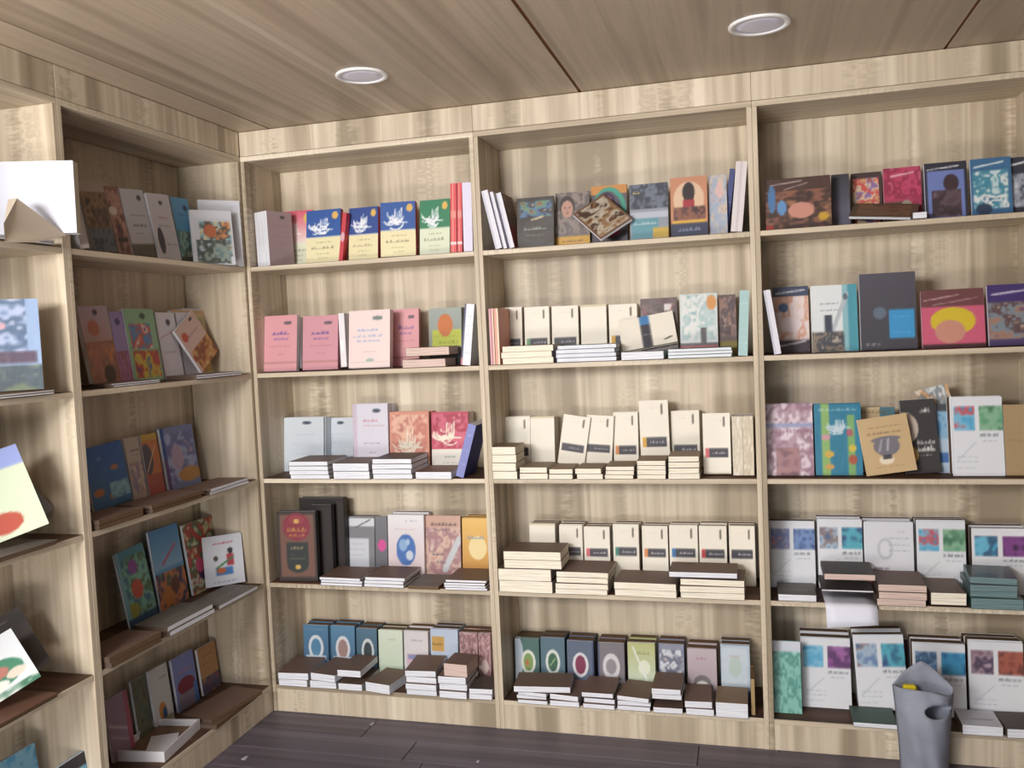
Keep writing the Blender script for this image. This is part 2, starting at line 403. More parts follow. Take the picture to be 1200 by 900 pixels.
def up(desc, x0, x1, yt, dep, style, t=.012, lean=8, roll=0, yaw=0, h=None, w=None, lift=0, gloss=0, pages='w', spine=None, back=None, hard=False,
       spine_art=None, name='book', cat='book', copies=0, seed=None, curl=0, yc=None, force=False, cpages=None, group=None):
    """a book standing face out: pixel columns x0,x1 at mid height, top row yt, depth of its foot behind the shelf edge"""
    fr, bay, r = CUR; u, dv = FRAMES[fr]; z0 = Z[r]+lift; up_ = np.array([0, 0, 1.]); F3 = np.column_stack([u, dv, up_])
    if seed is None: seed = abs(int(x0*7+yt*3)) % 9973
    sty = STYLE.get(style, style)
    sp = spine or (sty.split('|')[0].split()[1] if sty.startswith('B') else 'aaaaaa')
    best = None
    M0 = F3@rotm('Z', yaw)@rotm('X', -lean); M3 = M0@rotm('Y', roll)
    for k in range(40):
        dd = dep+k*.003; xc = (x0+x1)/2; yb = yt+60
        for _ in range(5):
            P = hit(xc, yb, dv*dd, dv); P = P-up_*(P[2]-z0); yb = proj(P)[1]
        nrm = M0[:, 1]; T = hit(xc-(0), yt, P, nrm); ym = (yt+yb)/2
        hh = h or (T[2]-P[2])/math.cos(math.radians(lean))
        Lp, Rp = hit(x0, ym, P, nrm), hit(x1, ym, P, nrm); ww = w or (Rp-Lp)@M0[:, 0]; C = (Lp+Rp)/2
        if w and h and yc: C = hit(xc, yc, P, nrm)
        o = C-M3@np.array([0, 0, hh/2])
        o = o+up_*(z0+.0006-corners(M3, o, ww, hh, t)[:, 2].min())
        # keep inside the bay sides
        lo, hi, D = limits(); a = corners(M3, o, ww, hh, t)@u
        if a.max() > hi: o = o-u*(a.max()-hi)
        a = corners(M3, o, ww, hh, t)@u
        if a.min() < lo: o = o+u*(lo-a.min())
        if not inside(M3, o, ww, hh, t): break
        best = (o, ww, hh)
        if free(M3, o, ww, hh, t): break
        best = (o, ww, hh, 1)
    if best is None: best = (o, ww, hh, 2)
    if len(best) > 3: print('TIGHT', desc, where(), best[3], 'w %.3f h %.3f' % (ww, hh))
    o, ww, hh = best[:3]
    b = make_book(M3, o, ww, hh, t, name, sty, gloss, pages, sp, back, seed, hard, spine_art, curl)
    tag(b, desc+where(), cat, group); register(M3, o, ww, hh, t)
    n = 0
    if copies:
        D = limits()[2]; far = (corners(M3, o, ww, hh, t)@dv).max(); ct = (D-.0012-far)/copies/math.cos(math.radians(lean))*.96-.0012
        if ct < .007: copies, ct = 1, (D-.0012-far)/math.cos(math.radians(lean))*.96-.0015
        if ct < .005: copies = 0
        ct = min(ct, .045)
    for q in range(copies):
        o2 = o+M3[:, 1]*(t+.001+1.3*ct*math.sin(math.radians(lean))**2+(ct+.0006)*q)+M3[:, 0]*random.uniform(-.002, .002)-up_*0
        h2 = hh*random.uniform(.97, 1.0); o2 = o2+up_*(z0+.0006-corners(M3, o2, ww, h2, ct)[:, 2].min())
        if inside(M3, o2, ww, h2, ct) and free(M3, o2, ww, h2, ct):
            c = make_book(M3, o2, ww, h2, ct, name, 'tan' if False else sty, gloss, 'b', sp, back, seed, hard, spine_art, curl); n += 1  # brown edges put the shade on the rear copies' tops into the colour
            tag(c, ('nearer' if n == 1 else 'farther')+' spare copy behind '+short(desc)+where(), cat, 'spare copies in the rows behind'); register(M3, o2, ww, h2, ct)
    return o, ww, hh
def short(d):
    w_ = d.replace(',', '').split(); return ' '.join(w_[:7])
ORD = ['topmost', 'second down', 'third down', 'fourth down', 'fifth down']
def flat(desc, pile, x0, x1, ytop, n, length, front=-.016, cover='brown', pages='w', yaw=0, lift=0, gloss=0, jit=1, tilt=0, name='book', cat='book', spine='54443a', yb=None, base=None):
    """n books lying in a pile, their page edges to the front"""
    fr, bay, r = CUR; u, dv = FRAMES[fr]; up_ = np.array([0, 0, 1.]); F3 = np.column_stack([u, dv, up_]); z0 = Z[r]+lift
    xc = (x0+x1)/2; yb = yb or 700
    for _ in range(6):
        P = hit(xc, yb, dv*front, dv); yb = proj([P[0], P[1], z0])[1]
    T = hit(xc, ytop, P, dv); H = max(T[2]-z0, .006*n); t = H/n
    Lp, Rp = hit(x0, yb, P, dv), hit(x1, yb, P, dv); w = (Rp-Lp)@u; C = (Lp+Rp)/2; cu = C@u; lo, hi, D = limits()
    st = STYLE.get(cover, cover)
    for k in range(n):
        j = 0 if n == 1 else jit
        base_y = yaw+random.uniform(-1.6, 1.6)*j; big = random.choice((-9, -6, 6, 8)) if r == 4 and k == n-1 and n > 1 else 0
        c_ = cu+random.uniform(-.003, .003)*j; f0 = front+random.uniform(-.004, .006)*j; wk = w*(1-random.uniform(0, .03)*j); ok = False
        for ya, dz, df in [(base_y+big, 0, 0), (base_y+big*.5, 0, 0), (base_y, 0, 0), (yaw, 0, 0)]+[(yaw, 0, -.002*q) for q in range(1, 10)]+[(yaw, .002*q, 0) for q in range(1, 14)]:
            M3 = F3@rotm('Z', ya)@rotm('X', -90+tilt)@rotm('Y', 180)
            o = u*c_+dv*(f0+df)+up_*(z0+(k+1)*t+dz)-M3[:, 2]*length
            a = corners(M3, o, wk, length, t-.0005)@u
            if a.max() > hi: o = o-u*(a.max()-hi)
            a = corners(M3, o, wk, length, t-.0005)@u
            if a.min() < lo: o = o+u*(lo-a.min())
            if free(M3, o, wk, length, t-.0005) and inside(M3, o, wk, length, t-.0005): ok = True; break
        if not ok: print('FLATTIGHT', pile, where(), k)
        b = make_book(M3, o, wk, length, t-.0005, name, st, gloss, pages, spine, spine, abs(int(x0))+k)
        lab = (desc+', '+ORD[n-1-k]+', '+pile) if n > 1 else desc+', '+pile
        tag(b, lab+where(), cat, 'flat piles of books'); register(M3, o, wk, length, t-.0005)

# ------------------------------------------------------------------ printed designs (flat print only)
cream_hi = lambda c='': cream(c).replace('R .08 .27 .92 .42', 'R .08 .46 .92 .6').replace('R .08 .27 .22 .42', 'R .08 .46 .22 .6').replace('.345 .05', '.53 .05')
mag = lambda a, b: 'B e9edf6|M .04 .58 .46 .88 %s|M .54 .58 1 .88 %s|L .55 .95 .52 .035 4a5566|L .6 .9 .45 .02 8c93a4|P .1 .2 .45 .42 .03 cfd6e2|L .08 .5 .25 .02 a9b0bf|L .08 .5 .18 .02 a9b0bf|L .08 .45 .11 .02 a9b0bf' % (a, b)
cream = lambda c='': 'B f5efe2|R .08 .27 .92 .42 35343f|R .08 .27 .22 .42 %s|L .35 .85 .345 .05 b9b6c0|P .78 .8 .78 .92 .06 5b5347|L .3 .7 .88 .02 a79c86|R .05 0 .95 .02 d8cdb2' % (c or '35343f')
series = lambda top, top2='': 'B ece2b4|R 0 .48 1 1 %s|R 0 .47 1 .485 f4efe0|C .47 .72 .6 .34 eef3fb|E .84 .88 .09 .07 e0b35a|L .3 .75 .38 .025 8a7a50|L .15 .85 .28 .045 5a4a3a|L .3 .7 .17 .02 8a7a50|L .35 .65 .09 .02 8a7a50' % top
pinkb = lambda c: 'B %s|E .72 .86 .12 .035 6a5a66|L .25 .8 .68 .06 5a3f9a|L .3 .75 .58 .03 5a3f9a|L .2 .85 .45 .025 9a5f70|L .4 .62 .3 .02 9a5f70|R 0 .14 1 .155 8a6248' % c
STYLE.update(
 brown='~B 70574a|L .2 .8 .7 .05 7f6656', tan='~B 8a6f52|L .2 .8 .7 .05 7a6047', dark='~B 463c38', green='~B 3f5a50', slate='~B 4c5a5e', greyc='~B 6c6863|L .2 .8 .6 .05 8a857d', whitec='~B d9dbe6|L .2 .8 .6 .04 8a8fa6',
 blueser=series('234f9e'), navyser=series('22408c'), greenser=series('2f7d58').replace('ece2b4', 'dfe8cf'),
 pinkser='B e8ecd2|G .42 1 f0e3dc d8566e|E .8 .86 .1 .08 d9b45c|C .35 .68 .5 .3 f7ecec|L .2 .8 .3 .03 7d8b6a|L .3 .7 .2 .03 7d8b6a|L .3 .7 .12 .02 7d8b6a',
 mauve='B b39aa0|E .62 .9 .1 .03 574a55|L .2 .8 .75 .02 95808a|L .2 .8 .55 .02 95808a|L .3 .7 .42 .02 95808a|L .25 .75 .25 .02 95808a',
 pink=pinkb('dd9ba4'), pink2=pinkb('d595a2'), palepink='B f3dcda|E .7 .86 .12 .04 6f7f7a|L .22 .72 .66 .04 5a86d0|L .1 .85 .56 .04 5a86d0|L .2 .8 .47 .03 5a86d0|L .35 .65 .28 .02 a89898|E .52 .13 .1 .03 9fb5ad|R 0 .1 1 .11 c9a898',
 board='B 302b2b|M .08 .6 .95 .92 302b2b 8a5a4a 5a8a6a 4a6a9a 302b2b a0a0a0|L .2 .8 .38 .07 8a9a92|L .25 .75 .25 .04 6a7a6a|P .4 .55 .7 .6 .05 c0b08a',
 face_grey='B 6a5f60|M 0 .2 1 1 4a4446 8a7c78 5c5355 9a9aa0|F .35 .7 .2 b98a7a 2f2626|R 0 0 1 .18 d9a53a|L .2 .8 .09 .05 7a4a20',
 food_brown='B 5c4a42|M .05 .1 .95 .95 3c2f2c 7a5a4a b0a090 4a3b38 c08a60|E .4 .6 .18 .12 c2927c|R .5 .0 1 .12 d0a040',
 teal_face='B 5a5560|R 0 .85 1 1 c98a4a|E .5 .55 .48 .42 3f9a86|E .45 .52 .42 .38 56505e|F .45 .68 .18 c77f9a 3a2a44|E .55 .2 .25 .08 d0467a',
 grey_teal='B 8f98a6|M 0 .55 1 1 4a5262 6a7486 39404e 8a8f9a|R 0 .38 1 .5 b9bfd0|R .05 .02 .75 .38 5f97a8|L .1 .7 .3 .05 cfe0e6|R .6 .02 1 .2 c9a84a|L .1 .3 .85 .05 d0c070',
 figure='B c98a6a|E .5 .62 .42 .3 e3c2a4|E .5 .74 .17 .17 2b2429|R .34 .5 .66 .62 a8323e|M .08 .28 .95 .5 5a3a3a 8a5a4a 3f2b30|R .05 .22 .95 .27 e0b040|R 0 0 1 .22 343a55|L .2 .8 .12 .06 8a9ac0',
 pale_photo='B a9a6ad|M 0 0 1 1 8a7a6c b9b6c6 9fb0c8 d0c0b4 a0927e|E .6 .75 .2 .14 dcb8b4',
 face_wide='B 4a322e|M 0 .0 1 .75 5c3c30 8a5a48 3f2c2a a07050|E .55 .35 .2 .16 d09080|E .1 .6 .06 .28 4a7ab0|E .25 .42 .07 .15 5f93cc|E .88 .2 .08 .08 c9a030|R 0 0 .12 .08 b03030|P .1 .88 .55 .93 .03 b8a8a8|P .3 .78 .65 .88 .025 a89090',
 slate_b='B 4a4a5a|G 0 1 6a6880 32323c', orange_col='B 3a2a2c|M .05 .05 .9 .9 b86a4a d0a878 c94a4a e0c8a0 8a6ab0 b05a3a|P .3 .8 .7 .6 .06 d84848',
 magenta='B b03a5e|M 0 .45 1 1 a83055 c8456c 9a2c4c d0607f|P .2 .85 .8 .9 .04 ecb8c6|R 0 0 .6 .4 5a4a38|E .6 .3 .15 .12 a09a86',
 sitting='B 6d7fc2|R 0 .85 1 1 2a2c3a|P .05 .88 .8 .92 .03 d8dce8|E .62 .62 .18 .16 3a2a30|M .15 .02 .85 .5 4a3a44 5a4850 35282f 6a5560|R 0 0 .06 1 2a2c3a|R .93 0 1 1 2a2c3a',
 tealblue='B 3a6a98|P .1 .85 .8 .92 .04 dbe8f2|M .05 .1 .92 .78 6ab0c0 cfe4ea 3f8aa6 e8eef0 2f5f86|E .3 .1 .2 .1 2a3a56', darkwhite='B 2c3040|M .1 .1 .9 .7 e0e4ee 9aa0b0 40485a|P .1 .85 .9 .92 .05 e0e4ee',
 orangeball='B 8d9792|G .2 1 7c8580 9aa5a0|R .1 .32 .98 .62 b8c23c|E .5 .7 .23 .2 c4692e|L .15 .9 .5 .03 6a7a20|L .3 .9 .4 .05 6a7a20|R 0 0 1 .3 4a4448',
 plaincream='B f5efe2|R .0 .97 1 1 ddd0b2|L .3 .7 .6 .02 e0d6bc', creambk=cream(), creamy=cream('d9a22e'), creamg=cream('5f9a6a'), creamr=cream('b8303a'), creamp=cream('d8606e'), creamt=cream('2f7a6a'), creamo=cream('dd8848'), creamb=cream('2f6cae'), creamd=cream('c03038'),
 creamband='B f5efe2|R .38 0 .56 1 33323e|R .38 .72 .56 1 3a78b8|P .8 .15 .9 .2 .06 5b5347|L .4 .55 .4 .05 b9b6c0',
 browngloss='B 4b3439|M 0 .1 1 .9 4b3439 5f454a 3c2a2e 6c4a4e|R .65 .78 .85 .9 d8d0d4|P .1 .8 .4 .5 .03 b04a4a|P .9 .9 .6 .5 .03 9a5a4a',
 whiteteal='B cfd9dc|M .05 .25 .95 .98 cfd9dc a8c4c8 e0e4e4 88b0b8|E .85 .85 .13 .12 d08a3a|R .55 .18 .7 .45 3a3438|R 0 .16 1 .2 2c2a30|R 0 0 1 .16 a52c3a|L .2 .8 .08 .05 e8b0b0',
 browngreen='B 5c4a4a|M 0 .3 1 1 6c5a5a 8a6a60 4a3c40 9a8078|R 0 0 1 .22 7a6c22|L .2 .8 .5 .05 c09a90',
 peach='B e9c6b4|M .08 .12 .98 .88 f0d0bc f6e4e6 e0a890 f4d8d0|R 0 .85 1 1 33405e|E .3 .68 .14 .07 4a6aa0|E .5 .42 .3 .12 f6e6ea|R 0 0 1 .18 3c3040|P .1 .08 .9 .16 .04 d0c8d4|P .1 .9 .9 .94 .03 c6ccd8',
 ship='B dfe6ec|G 0 1 dfe6ec e8eef2|R .8 0 1 1 3f93a8|R .68 0 .8 1 8abcc8|P .45 .3 .78 .85 .09 b8c0ca|M 0 0 .7 .3 4a4a55 8a7a6a 3a3c48 b0a898|R .28 .3 .45 .55 343c50|L .2 .6 .72 .03 5a6274|L .2 .6 .62 .03 5a6274|E .75 .82 .05 .05 5a6474',
 charcoal='B 3b3a47|G 0 1 35343f 474653|R .52 .14 .96 .52 2f93d2|L .6 .88 .42 .02 6ab8e6|L .6 .88 .35 .02 6ab8e6|L .6 .88 .22 .02 6ab8e6|E .35 .48 .12 .08 5a6a80|L .1 .35 .08 .03 b8b8c4',
 pinkyellow='B d35a7c|R 0 .7 1 1 6a3c40|P .05 .82 .6 .9 .025 c8a8ac|P .2 .74 .9 .84 .02 b09098|E .5 .45 .36 .24 dcc02c|E .45 .27 .24 .2 cf8f7c|R 0 0 1 .06 4a2c34',
 purplebr='B 4a3a6a|M 0 .1 1 .7 6a5070 a07a6a 7a8a98 5a4448 b0988a|R 0 .72 1 1 3c2c6c|P .1 .84 .9 .9 .04 c8c0dc',
 iceblue='B cfd8e4|G 0 1 c6d2de d4dde8|E .58 .9 .12 .03 3a4660|L .3 .75 .68 .02 9fb0c4|L .2 .85 .5 .03 a8b6c8|L .3 .75 .33 .02 9fb0c4',
 lilac='B dfdcec|E .68 .9 .12 .03 3a4660|L .3 .7 .76 .04 c86a80|L .3 .9 .68 .03 c88a98|L .3 .8 .42 .02 6a6880|L .45 .65 .28 .02 6a6880|R 0 0 .12 1 cfc0d4',
 salmon='B d8907c|M .05 .2 .95 .95 e0a08a c87868 e8b8a0 b86a60|C .5 .52 .65 .38 f2ead8|R 0 0 1 .16 ecdcd0|R .04 .16 .96 .19 8a4a40',
 redser='B e6e2da|R 0 .37 1 1 c03a58|M .03 .4 .97 .97 c03a58 d0607a a82c48 d87a90|C .47 .68 .65 .38 f4ecd8|L .35 .65 .25 .04 6a8a7a|L .3 .7 .14 .02 9a958c',
 collage='B cdb6c6|M 0 0 1 1 c8a8b8 e4d4e2 9a7488 b89aac ecdce8 8a6478|R 0 .68 1 .74 9aa0c8|L .1 .9 .62 .05 8a5a78|M .2 0 .7 .4 6a4a5a a87a80 8a6070',
 bluegreen='B 1f7a9e|R .14 0 .32 1 8ab86a|R .7 0 .86 .85 7aae6a|L .1 .9 .93 .04 cfe6f0|C .5 .72 .5 .16 c8dcea|E .3 .3 .1 .05 d8b04a|E .24 .54 .1 .04 d89aa8|E .8 .22 .09 .07 b0523a|E .8 .38 .08 .05 d8c04a|E .3 .12 .1 .04 d0a050|E .75 .6 .07 .05 b05a6a',
 tanbook='B d2b88c|R .6 .85 1 1 4a7a8a|L .1 .8 .93 .04 7a5a3a|L .1 .6 .7 .03 9a7a5a', crest='B ccae80|L .2 .85 .82 .03 8a6c48|L .15 .85 .72 .04 7a6044|E .5 .48 .26 .17 6f6c78|E .5 .6 .3 .05 6f6c78|P .34 .4 .42 .6 .04 a0a0ac|P .5 .4 .55 .6 .04 b0b0bc|E .45 .24 .15 .08 efe2c8|R .38 .25 .56 .33 3c3a44|L .2 .8 .12 .03 9a7c54',
 blackcirc='B 2a272a|E .05 .62 .42 .22 c8b8aa|E .0 .62 .3 .16 a89890|E .1 .25 .3 .14 c9a24a|L .55 .85 .85 .07 e0e0e0|L .4 .9 .42 .05 d8d8d8|L .4 .9 .33 .08 e4e4e4|L .45 .8 .24 .04 a0a0a0',
 bluewhite='B b8cfe6|M 0 .5 1 .9 4a8ac0 88b8dc 2f6aa8|R 0 .9 1 1 3a3f4a|R .0 .15 .5 .3 3a6ab0', kraft='B ab8f68|L .2 .8 .6 .02 8a6e48|P .1 .5 .9 .48 .02 8f7350',
 ornate='B 231a1a|R .06 .06 .95 .96 6a463a|E .5 .78 .36 .2 7c1d30|E .5 .88 .2 .06 8a2c38|L .25 .75 .74 .07 b8863c|L .3 .7 .66 .05 b8863c|E .5 .86 .07 .03 d0a050|R .22 .22 .78 .56 1c2426|E .5 .22 .27 .1 1c2426|L .32 .68 .48 .04 c9b27c|L .3 .7 .38 .02 b8a878|L .3 .7 .33 .02 b8a878|E .5 .2 .07 .03 c9a850',
 blackcase='B 1d1818|R .05 .05 .95 .95 251e1d', greylabel='B 82838a|R 0 .82 1 .97 dfe3ea|R .22 .02 .85 .6 d5d9e4|L .3 .75 .5 .02 9aa0ae|L .3 .75 .4 .02 9aa0ae|L .3 .75 .3 .02 9aa0ae|P .5 .8 .9 .95 .03 5a5c64',
 greydot='B 66676f|G 0 1 5c5d66 74757e|E .55 .5 .35 .1 d84a98', globe='B e9e3e8|G 0 1 d8c4c8 f0f0f6|E .5 .42 .27 .26 3a6ab8|E .42 .5 .12 .1 8ab0dc|E .6 .33 .1 .08 c8d4e4|E .55 .55 .06 .05 a8c8e8|L .5 .95 .9 .04 8a98b8|L .2 .8 .76 .02 d0a0a8|R 0 0 1 .03 c8b4a8',
 peachface='B cfa494|M 0 0 1 .8 c89484 d8b8a8 a87a80 e0ccc4|L .15 .9 .86 .05 4a3c40|L .3 .7 .77 .03 6a5c60|P .55 .1 .95 .6 .16 c8ccd4|L .2 .5 .35 .05 5a4a68|L .3 .6 .22 .05 5a4a68',
 amber='B e4a848|G 0 1 c98a38 f0c268|E .6 .5 .35 .2 f2dca0|L .2 .9 .68 .06 6a8ab8|R .3 .05 .8 .15 b87028',
 magred=mag('8a7a98 c08a98 6a7ab0 a8a0b8', '3a5a98 7090c8 2f4480'), magteal=mag('6a8ab8 a8c0d8 8a7a80 4a6a98', '2f6f90 4fb0c8 2a4a80'), maggreen=mag('4aa8d8 78c0e4 c85a68 3f98c8', '5aa07a 86b898 3f7a5a'),
 magcyan=mag('48a8d4 68bce0 2c5a80 48a8d4', '5a2468 7a3a88 3a1848'), magpurple=mag('58b0dc 7ac4e6 3f98cc', '8a4a98 5a3068 a060a8'), magmaroon=mag('7a5868 a08898 4a3c58 b8a0b0', '8a4038 a85848 6a3430'), magblue=mag('4a78a8 7aa0c8 3a5a80 5a88b8', '2f7fb8 3a98c8 1f5a98'),
 magtext='B e6e9f4|E .42 .6 .16 .16 c4cad8|E .42 .6 .11 .12 e6e9f4|L .5 .92 .85 .02 8a90a4|L .5 .92 .76 .02 8a90a4|L .5 .92 .67 .02 8a90a4|L .5 .92 .58 .02 8a90a4|L .15 .5 .32 .04 6a5a68|R 0 0 .36 .18 7a3a2c|R .5 0 1 .16 54485c|L .1 .45 .25 .03 a9b0bf',
 medal='B 3a6488|G 0 1 34597c 4a7aa0|E .5 .5 .3 .28 d5dde6|E .5 .5 .2 .2 4a80a8|R .1 .24 .9 .32 c8d4e0|L .2 .8 .9 .03 7aa0c0', medalbr='B 3f6a90|G 0 1 3a5f84 5284a8|E .5 .5 .3 .28 d8dce4|E .5 .5 .2 .2 9a7c78|R .1 .24 .9 .32 c8d4e0', medaldk='B 33566c|G 0 1 2c4a60 4a7088|E .55 .5 .3 .28 d0d8dc|E .55 .5 .2 .2 28363c|R .1 .02 .9 .1 9ab0bc',
 palegreen='B d2dfcc|G 0 1 c2d6c0 dce6d4|L .4 .7 .8 .03 8aa88a|L .3 .8 .3 .02 aabfa6', lilacpic='B ddd8dc|R .1 .15 .9 .5 c8b8c8|M .15 .18 .85 .48 b88aa0 7a8ac0 e0b0b8 a0b0d8|L .3 .8 .8 .03 8a8088', goldblue='B bccbe2|R .05 .55 .5 .85 c89a4a|L .08 .45 .7 .05 7a5420|R .1 .05 .9 .4 d0dbec',
 brownpink='B a9848a|M 0 0 1 1 7a4f58 c8a0a0 8a6068 e0c4c0|E .5 .3 .3 .15 e4cfc8',
 medgreen='B 3d6460|E .0 .6 .35 .5 b8c8d8|E .55 .5 .3 .26 dfe6dc|E .55 .5 .2 .19 7a9a50|E .5 .48 .08 .07 b06a40|R .2 .02 .95 .14 cfdcd4', medleaf='B 4a6a7c|E .5 .5 .3 .26 dbe4e0|E .5 .5 .2 .19 2f5a44|P .4 .43 .6 .58 .04 8ab878|R .1 .02 .95 .16 cddae0', medmaroon='B 51617c|E .5 .5 .3 .26 dfdfe6|E .5 .5 .2 .2 7a2048|R .08 .02 .95 .16 cfd4e0|R .94 0 1 1 2c3a60',
 medgrey='B 75707a|E .5 .5 .32 .28 d8d6dc|E .5 .5 .2 .16 8c8890|R .15 .02 .9 .2 c8c6cc|R .0 0 .06 1 3c4468', yelgreen='B d4e2cc|G 0 1 cfe2dc b8bc74|L .3 .8 .8 .05 7a8040|E .6 .5 .22 .15 e8eed8|P .8 .1 .2 .9 .06 e6f0ea', winter='B 8a90a8|M .05 .1 .95 .9 a8b0c4 d8dce6 6a7088 c4b8bc|R 0 0 .04 1 3c4468', pinkgrey='B b9aab4|G 0 1 a898a4 c4b6c0|E .5 .28 .3 .16 6a6468|E .5 .22 .22 .1 d8d4d4|L .3 .7 .8 .04 a05a68', blueice='B b5c8dc|R .04 .2 .92 .95 c6d6e4|E .5 .6 .22 .2 b8ccc8|R 0 0 1 .14 1f3c70|L .3 .7 .8 .03 c89aa0',
 teal='B 6fb8ac|M 0 0 1 .86 5fa89c 84c8bc 4f988e 9adace|R 0 .86 1 1 d6dcec', maroon='B 4a1c24|G 0 1 3c181f 582430',
 sepia='B 6a5444|M .05 .35 .95 .85 3c2c22 8a6a4c 5c4432 2c2220|R 0 .85 1 1 a8988c|M .05 .02 .95 .33 3a3f48 5a6670 2c3038', brownpic='B 8a5c50|M 0 .05 1 .95 8a5c50 b88a7c 6a4038 4a2a26|E .3 .65 .3 .06 e0d0c8|R .2 .2 .9 .27 3a2220',
 whitetext='B c9c8d2|E .75 .88 .1 .04 4a4a58|L .2 .9 .62 .03 5a5a68|L .25 .85 .48 .04 3c3c48|L .3 .6 .36 .03 7a7a88|R 0 0 1 .2 5c5848', whitered='B d2ced8|E .55 .87 .09 .03 3c3c48|L .3 .8 .65 .04 b83a5c|L .3 .8 .53 .03 5a5a68|E .25 .3 .14 .2 3a3440|L .5 .9 .25 .03 5a5a68', skyblue='B 5aa6d8|E .75 .85 .13 .04 2c3c5c|L .3 .7 .75 .03 2c5c8c|M .05 .05 .9 .5 6a8a8c 9ac0b8 4a6a5c d8d0a8|R 0 0 1 .1 3c3a30',
 foodcollage='B dde0ea|M .2 .15 .95 .8 e0c07c c8845c 5a5048 8ab4c8 e8d8a8 4a4440|M .1 .02 .9 .45 6a8a90 9aa8a0 4a5450 b8c8d0|E .45 .62 .16 .12 c06a48|R 0 .86 1 1 e8ebf6|R .0 0 .08 1 e8ebf6', whitemag='B e6e9f4|L .3 .7 .5 .02 cdd0dc',
 lavor='B b9a0b0|G .5 1 b08a80 bca6b8|M .0 0 1 .55 c87f4c a86a50 8a5a48 b88a68|E .55 .92 .08 .04 4a3c50|E .4 .72 .2 .1 b0644c|E .65 .12 .2 .12 3c3020', purple='B 9a86c0|E .5 .86 .2 .05 4a3c70|R 0 0 1 .45 7a4a58|M 0 0 1 .45 8a4a48 a86a98 6a3c60', greenkids='B 8cba90|E .6 .9 .1 .04 34503c|M .1 .45 .8 .8 c84a40 4a8ac0 d05a48 e0e0d8 8a3c70|M .1 .05 .95 .42 6a3c70 b84a38 d8c040 4a6a9a', whitelog='B dcdbe6|E .6 .85 .12 .05 4a4c5a|P .1 .62 .7 .7 .02 c08a98|L .2 .8 .4 .03 7a7c8a', peachdiag='B d6b8b0|E .2 .75 .12 .1 c0503c|E .15 .3 .12 .1 b8483c|M .1 .0 1 .45 d0a05c 8a4a30 c88a50 e0c488|L .3 .8 .7 .04 8a6a70|E .75 .92 .08 .03 3c3440', yelorange='B f0dcb0|R 0 .3 1 .42 c8683c|R .1 .05 .95 .34 ecc070|L .2 .85 .2 .06 7a5028|L .2 .9 .8 .05 d8b06c|E .8 .8 .12 .1 c8c89a|R 0 .94 1 1 e0b890', bluecol='B e4e6f0|M .1 .3 1 .9 3c5c98 c87858 d8dce8 4a7a90 8a4a50 ecece8|R 0 0 1 .25 5a7a9a|P .2 .2 .9 .3 .08 3a5a70', foilwrap='B c6ccd4|M 0 0 1 1 a8b0b8 e4e8ee 8a949c d8a878 f0f2f6 7a8a90',
 bluedots='B 1f5c9c|G 0 1 2a6090 1c58a8|E .7 .62 .1 .04 b06c3c|E .2 .3 .14 .06 b8642c|E .55 .2 .1 .06 c07a34|M .5 .15 1 .4 6aa0b8 88c0cc 4a8098|E .35 .8 .06 .03 4a80b8|R 0 0 1 .06 2a4a58', beigekid='B b8a898|L .3 .9 .8 .03 2c2c40|L .3 .8 .72 .02 5a4c50|M .1 .1 1 .6 b89a84 8a7a98 c8b4a4 a07a6c', orangekid='B c8743c|E .2 .6 .35 .25 4c4650|R 0 .9 1 1 c8a040|R 0 0 1 .35 b0503c|P .1 .4 .8 .8 .05 d8a880', purplekid='B 7a86b8|M .1 .1 .95 .9 8a94c4 a8b4dc 6a6ca8 b0a0b8|E .4 .5 .18 .2 b8a0c0|E .7 .2 .35 .12 c08a48|R 0 .5 .1 1 1f4c98|R 0 0 .1 .5 5c3c7c',
 kidsforest='B 4a8a9c|M 0 .05 1 .9 5a9a88 3c6c80 7ab4a0 4a6a48 8ac0c8|E .5 .75 .15 .1 8a4a98|E .5 .45 .2 .13 b84a34|E .25 .2 .22 .1 8a8a34|R 0 0 .12 1 6aa4b4|R 0 0 1 .1 2c4c70', kidssky='B 5a98cc|G .5 1 88b8dc 4f92cc|M 0 0 1 .45 5a7a48 3c3c5c c8784c 4a5a40 a88a48|P .3 .55 .8 .75 .05 c8627c|E .35 .15 .2 .12 c07838|E .6 .25 .15 .1 6a3c34', kidspatch='B a8b890|M 0 0 1 1 88a878 c8c89a b8483c 4a6a4c e0d8b8 8a3c5c|E .5 .3 .25 .15 3c2444|E .35 .38 .14 .1 d04c78|P .3 .85 .7 .6 .1 c03c34|E .6 .08 .2 .07 c8683c',
 kidpad='B e2e6f2|L .25 .75 .85 .04 c0304c|E .68 .68 .07 .06 2c2c34|R .58 .38 .76 .62 b83a4c|P .3 .35 .75 .55 .05 3c8a50|R .28 .2 .72 .36 4a80c8|E .3 .55 .06 .05 4a3c34|E .42 .3 .12 .06 c86a3c|L .2 .8 .08 .03 7a88b8', pinkmauve='B 9a7c94|P .0 .6 .8 .4 .06 c8b0c0|P .1 .4 .9 .2 .06 b8a0b0|R .8 0 1 1 a84c60', darkgreen='B 34403c|M 0 0 1 1 2c3838 46564c 5c5a3c 28302c', dotwhite='B cfcdcc|L .5 .9 .8 .03 6c6c74|E .45 .25 .2 .14 c88038|E .55 .2 .12 .1 2c4c80|M .1 .02 .9 .12 8a9a7c c0b8a8', bluemaroon='B 7a86c8|L .2 .8 .7 .05 c07890|E .5 .42 .4 .16 7c1c34|R .1 .0 .9 .3 8a7c90|R .8 0 1 .4 4a70b8', tankid='B b88858|L .2 .8 .8 .04 8a5430|L .2 .8 .62 .04 7a4828|M 0 0 1 .35 8a4a50 4a4464 a86a4c',
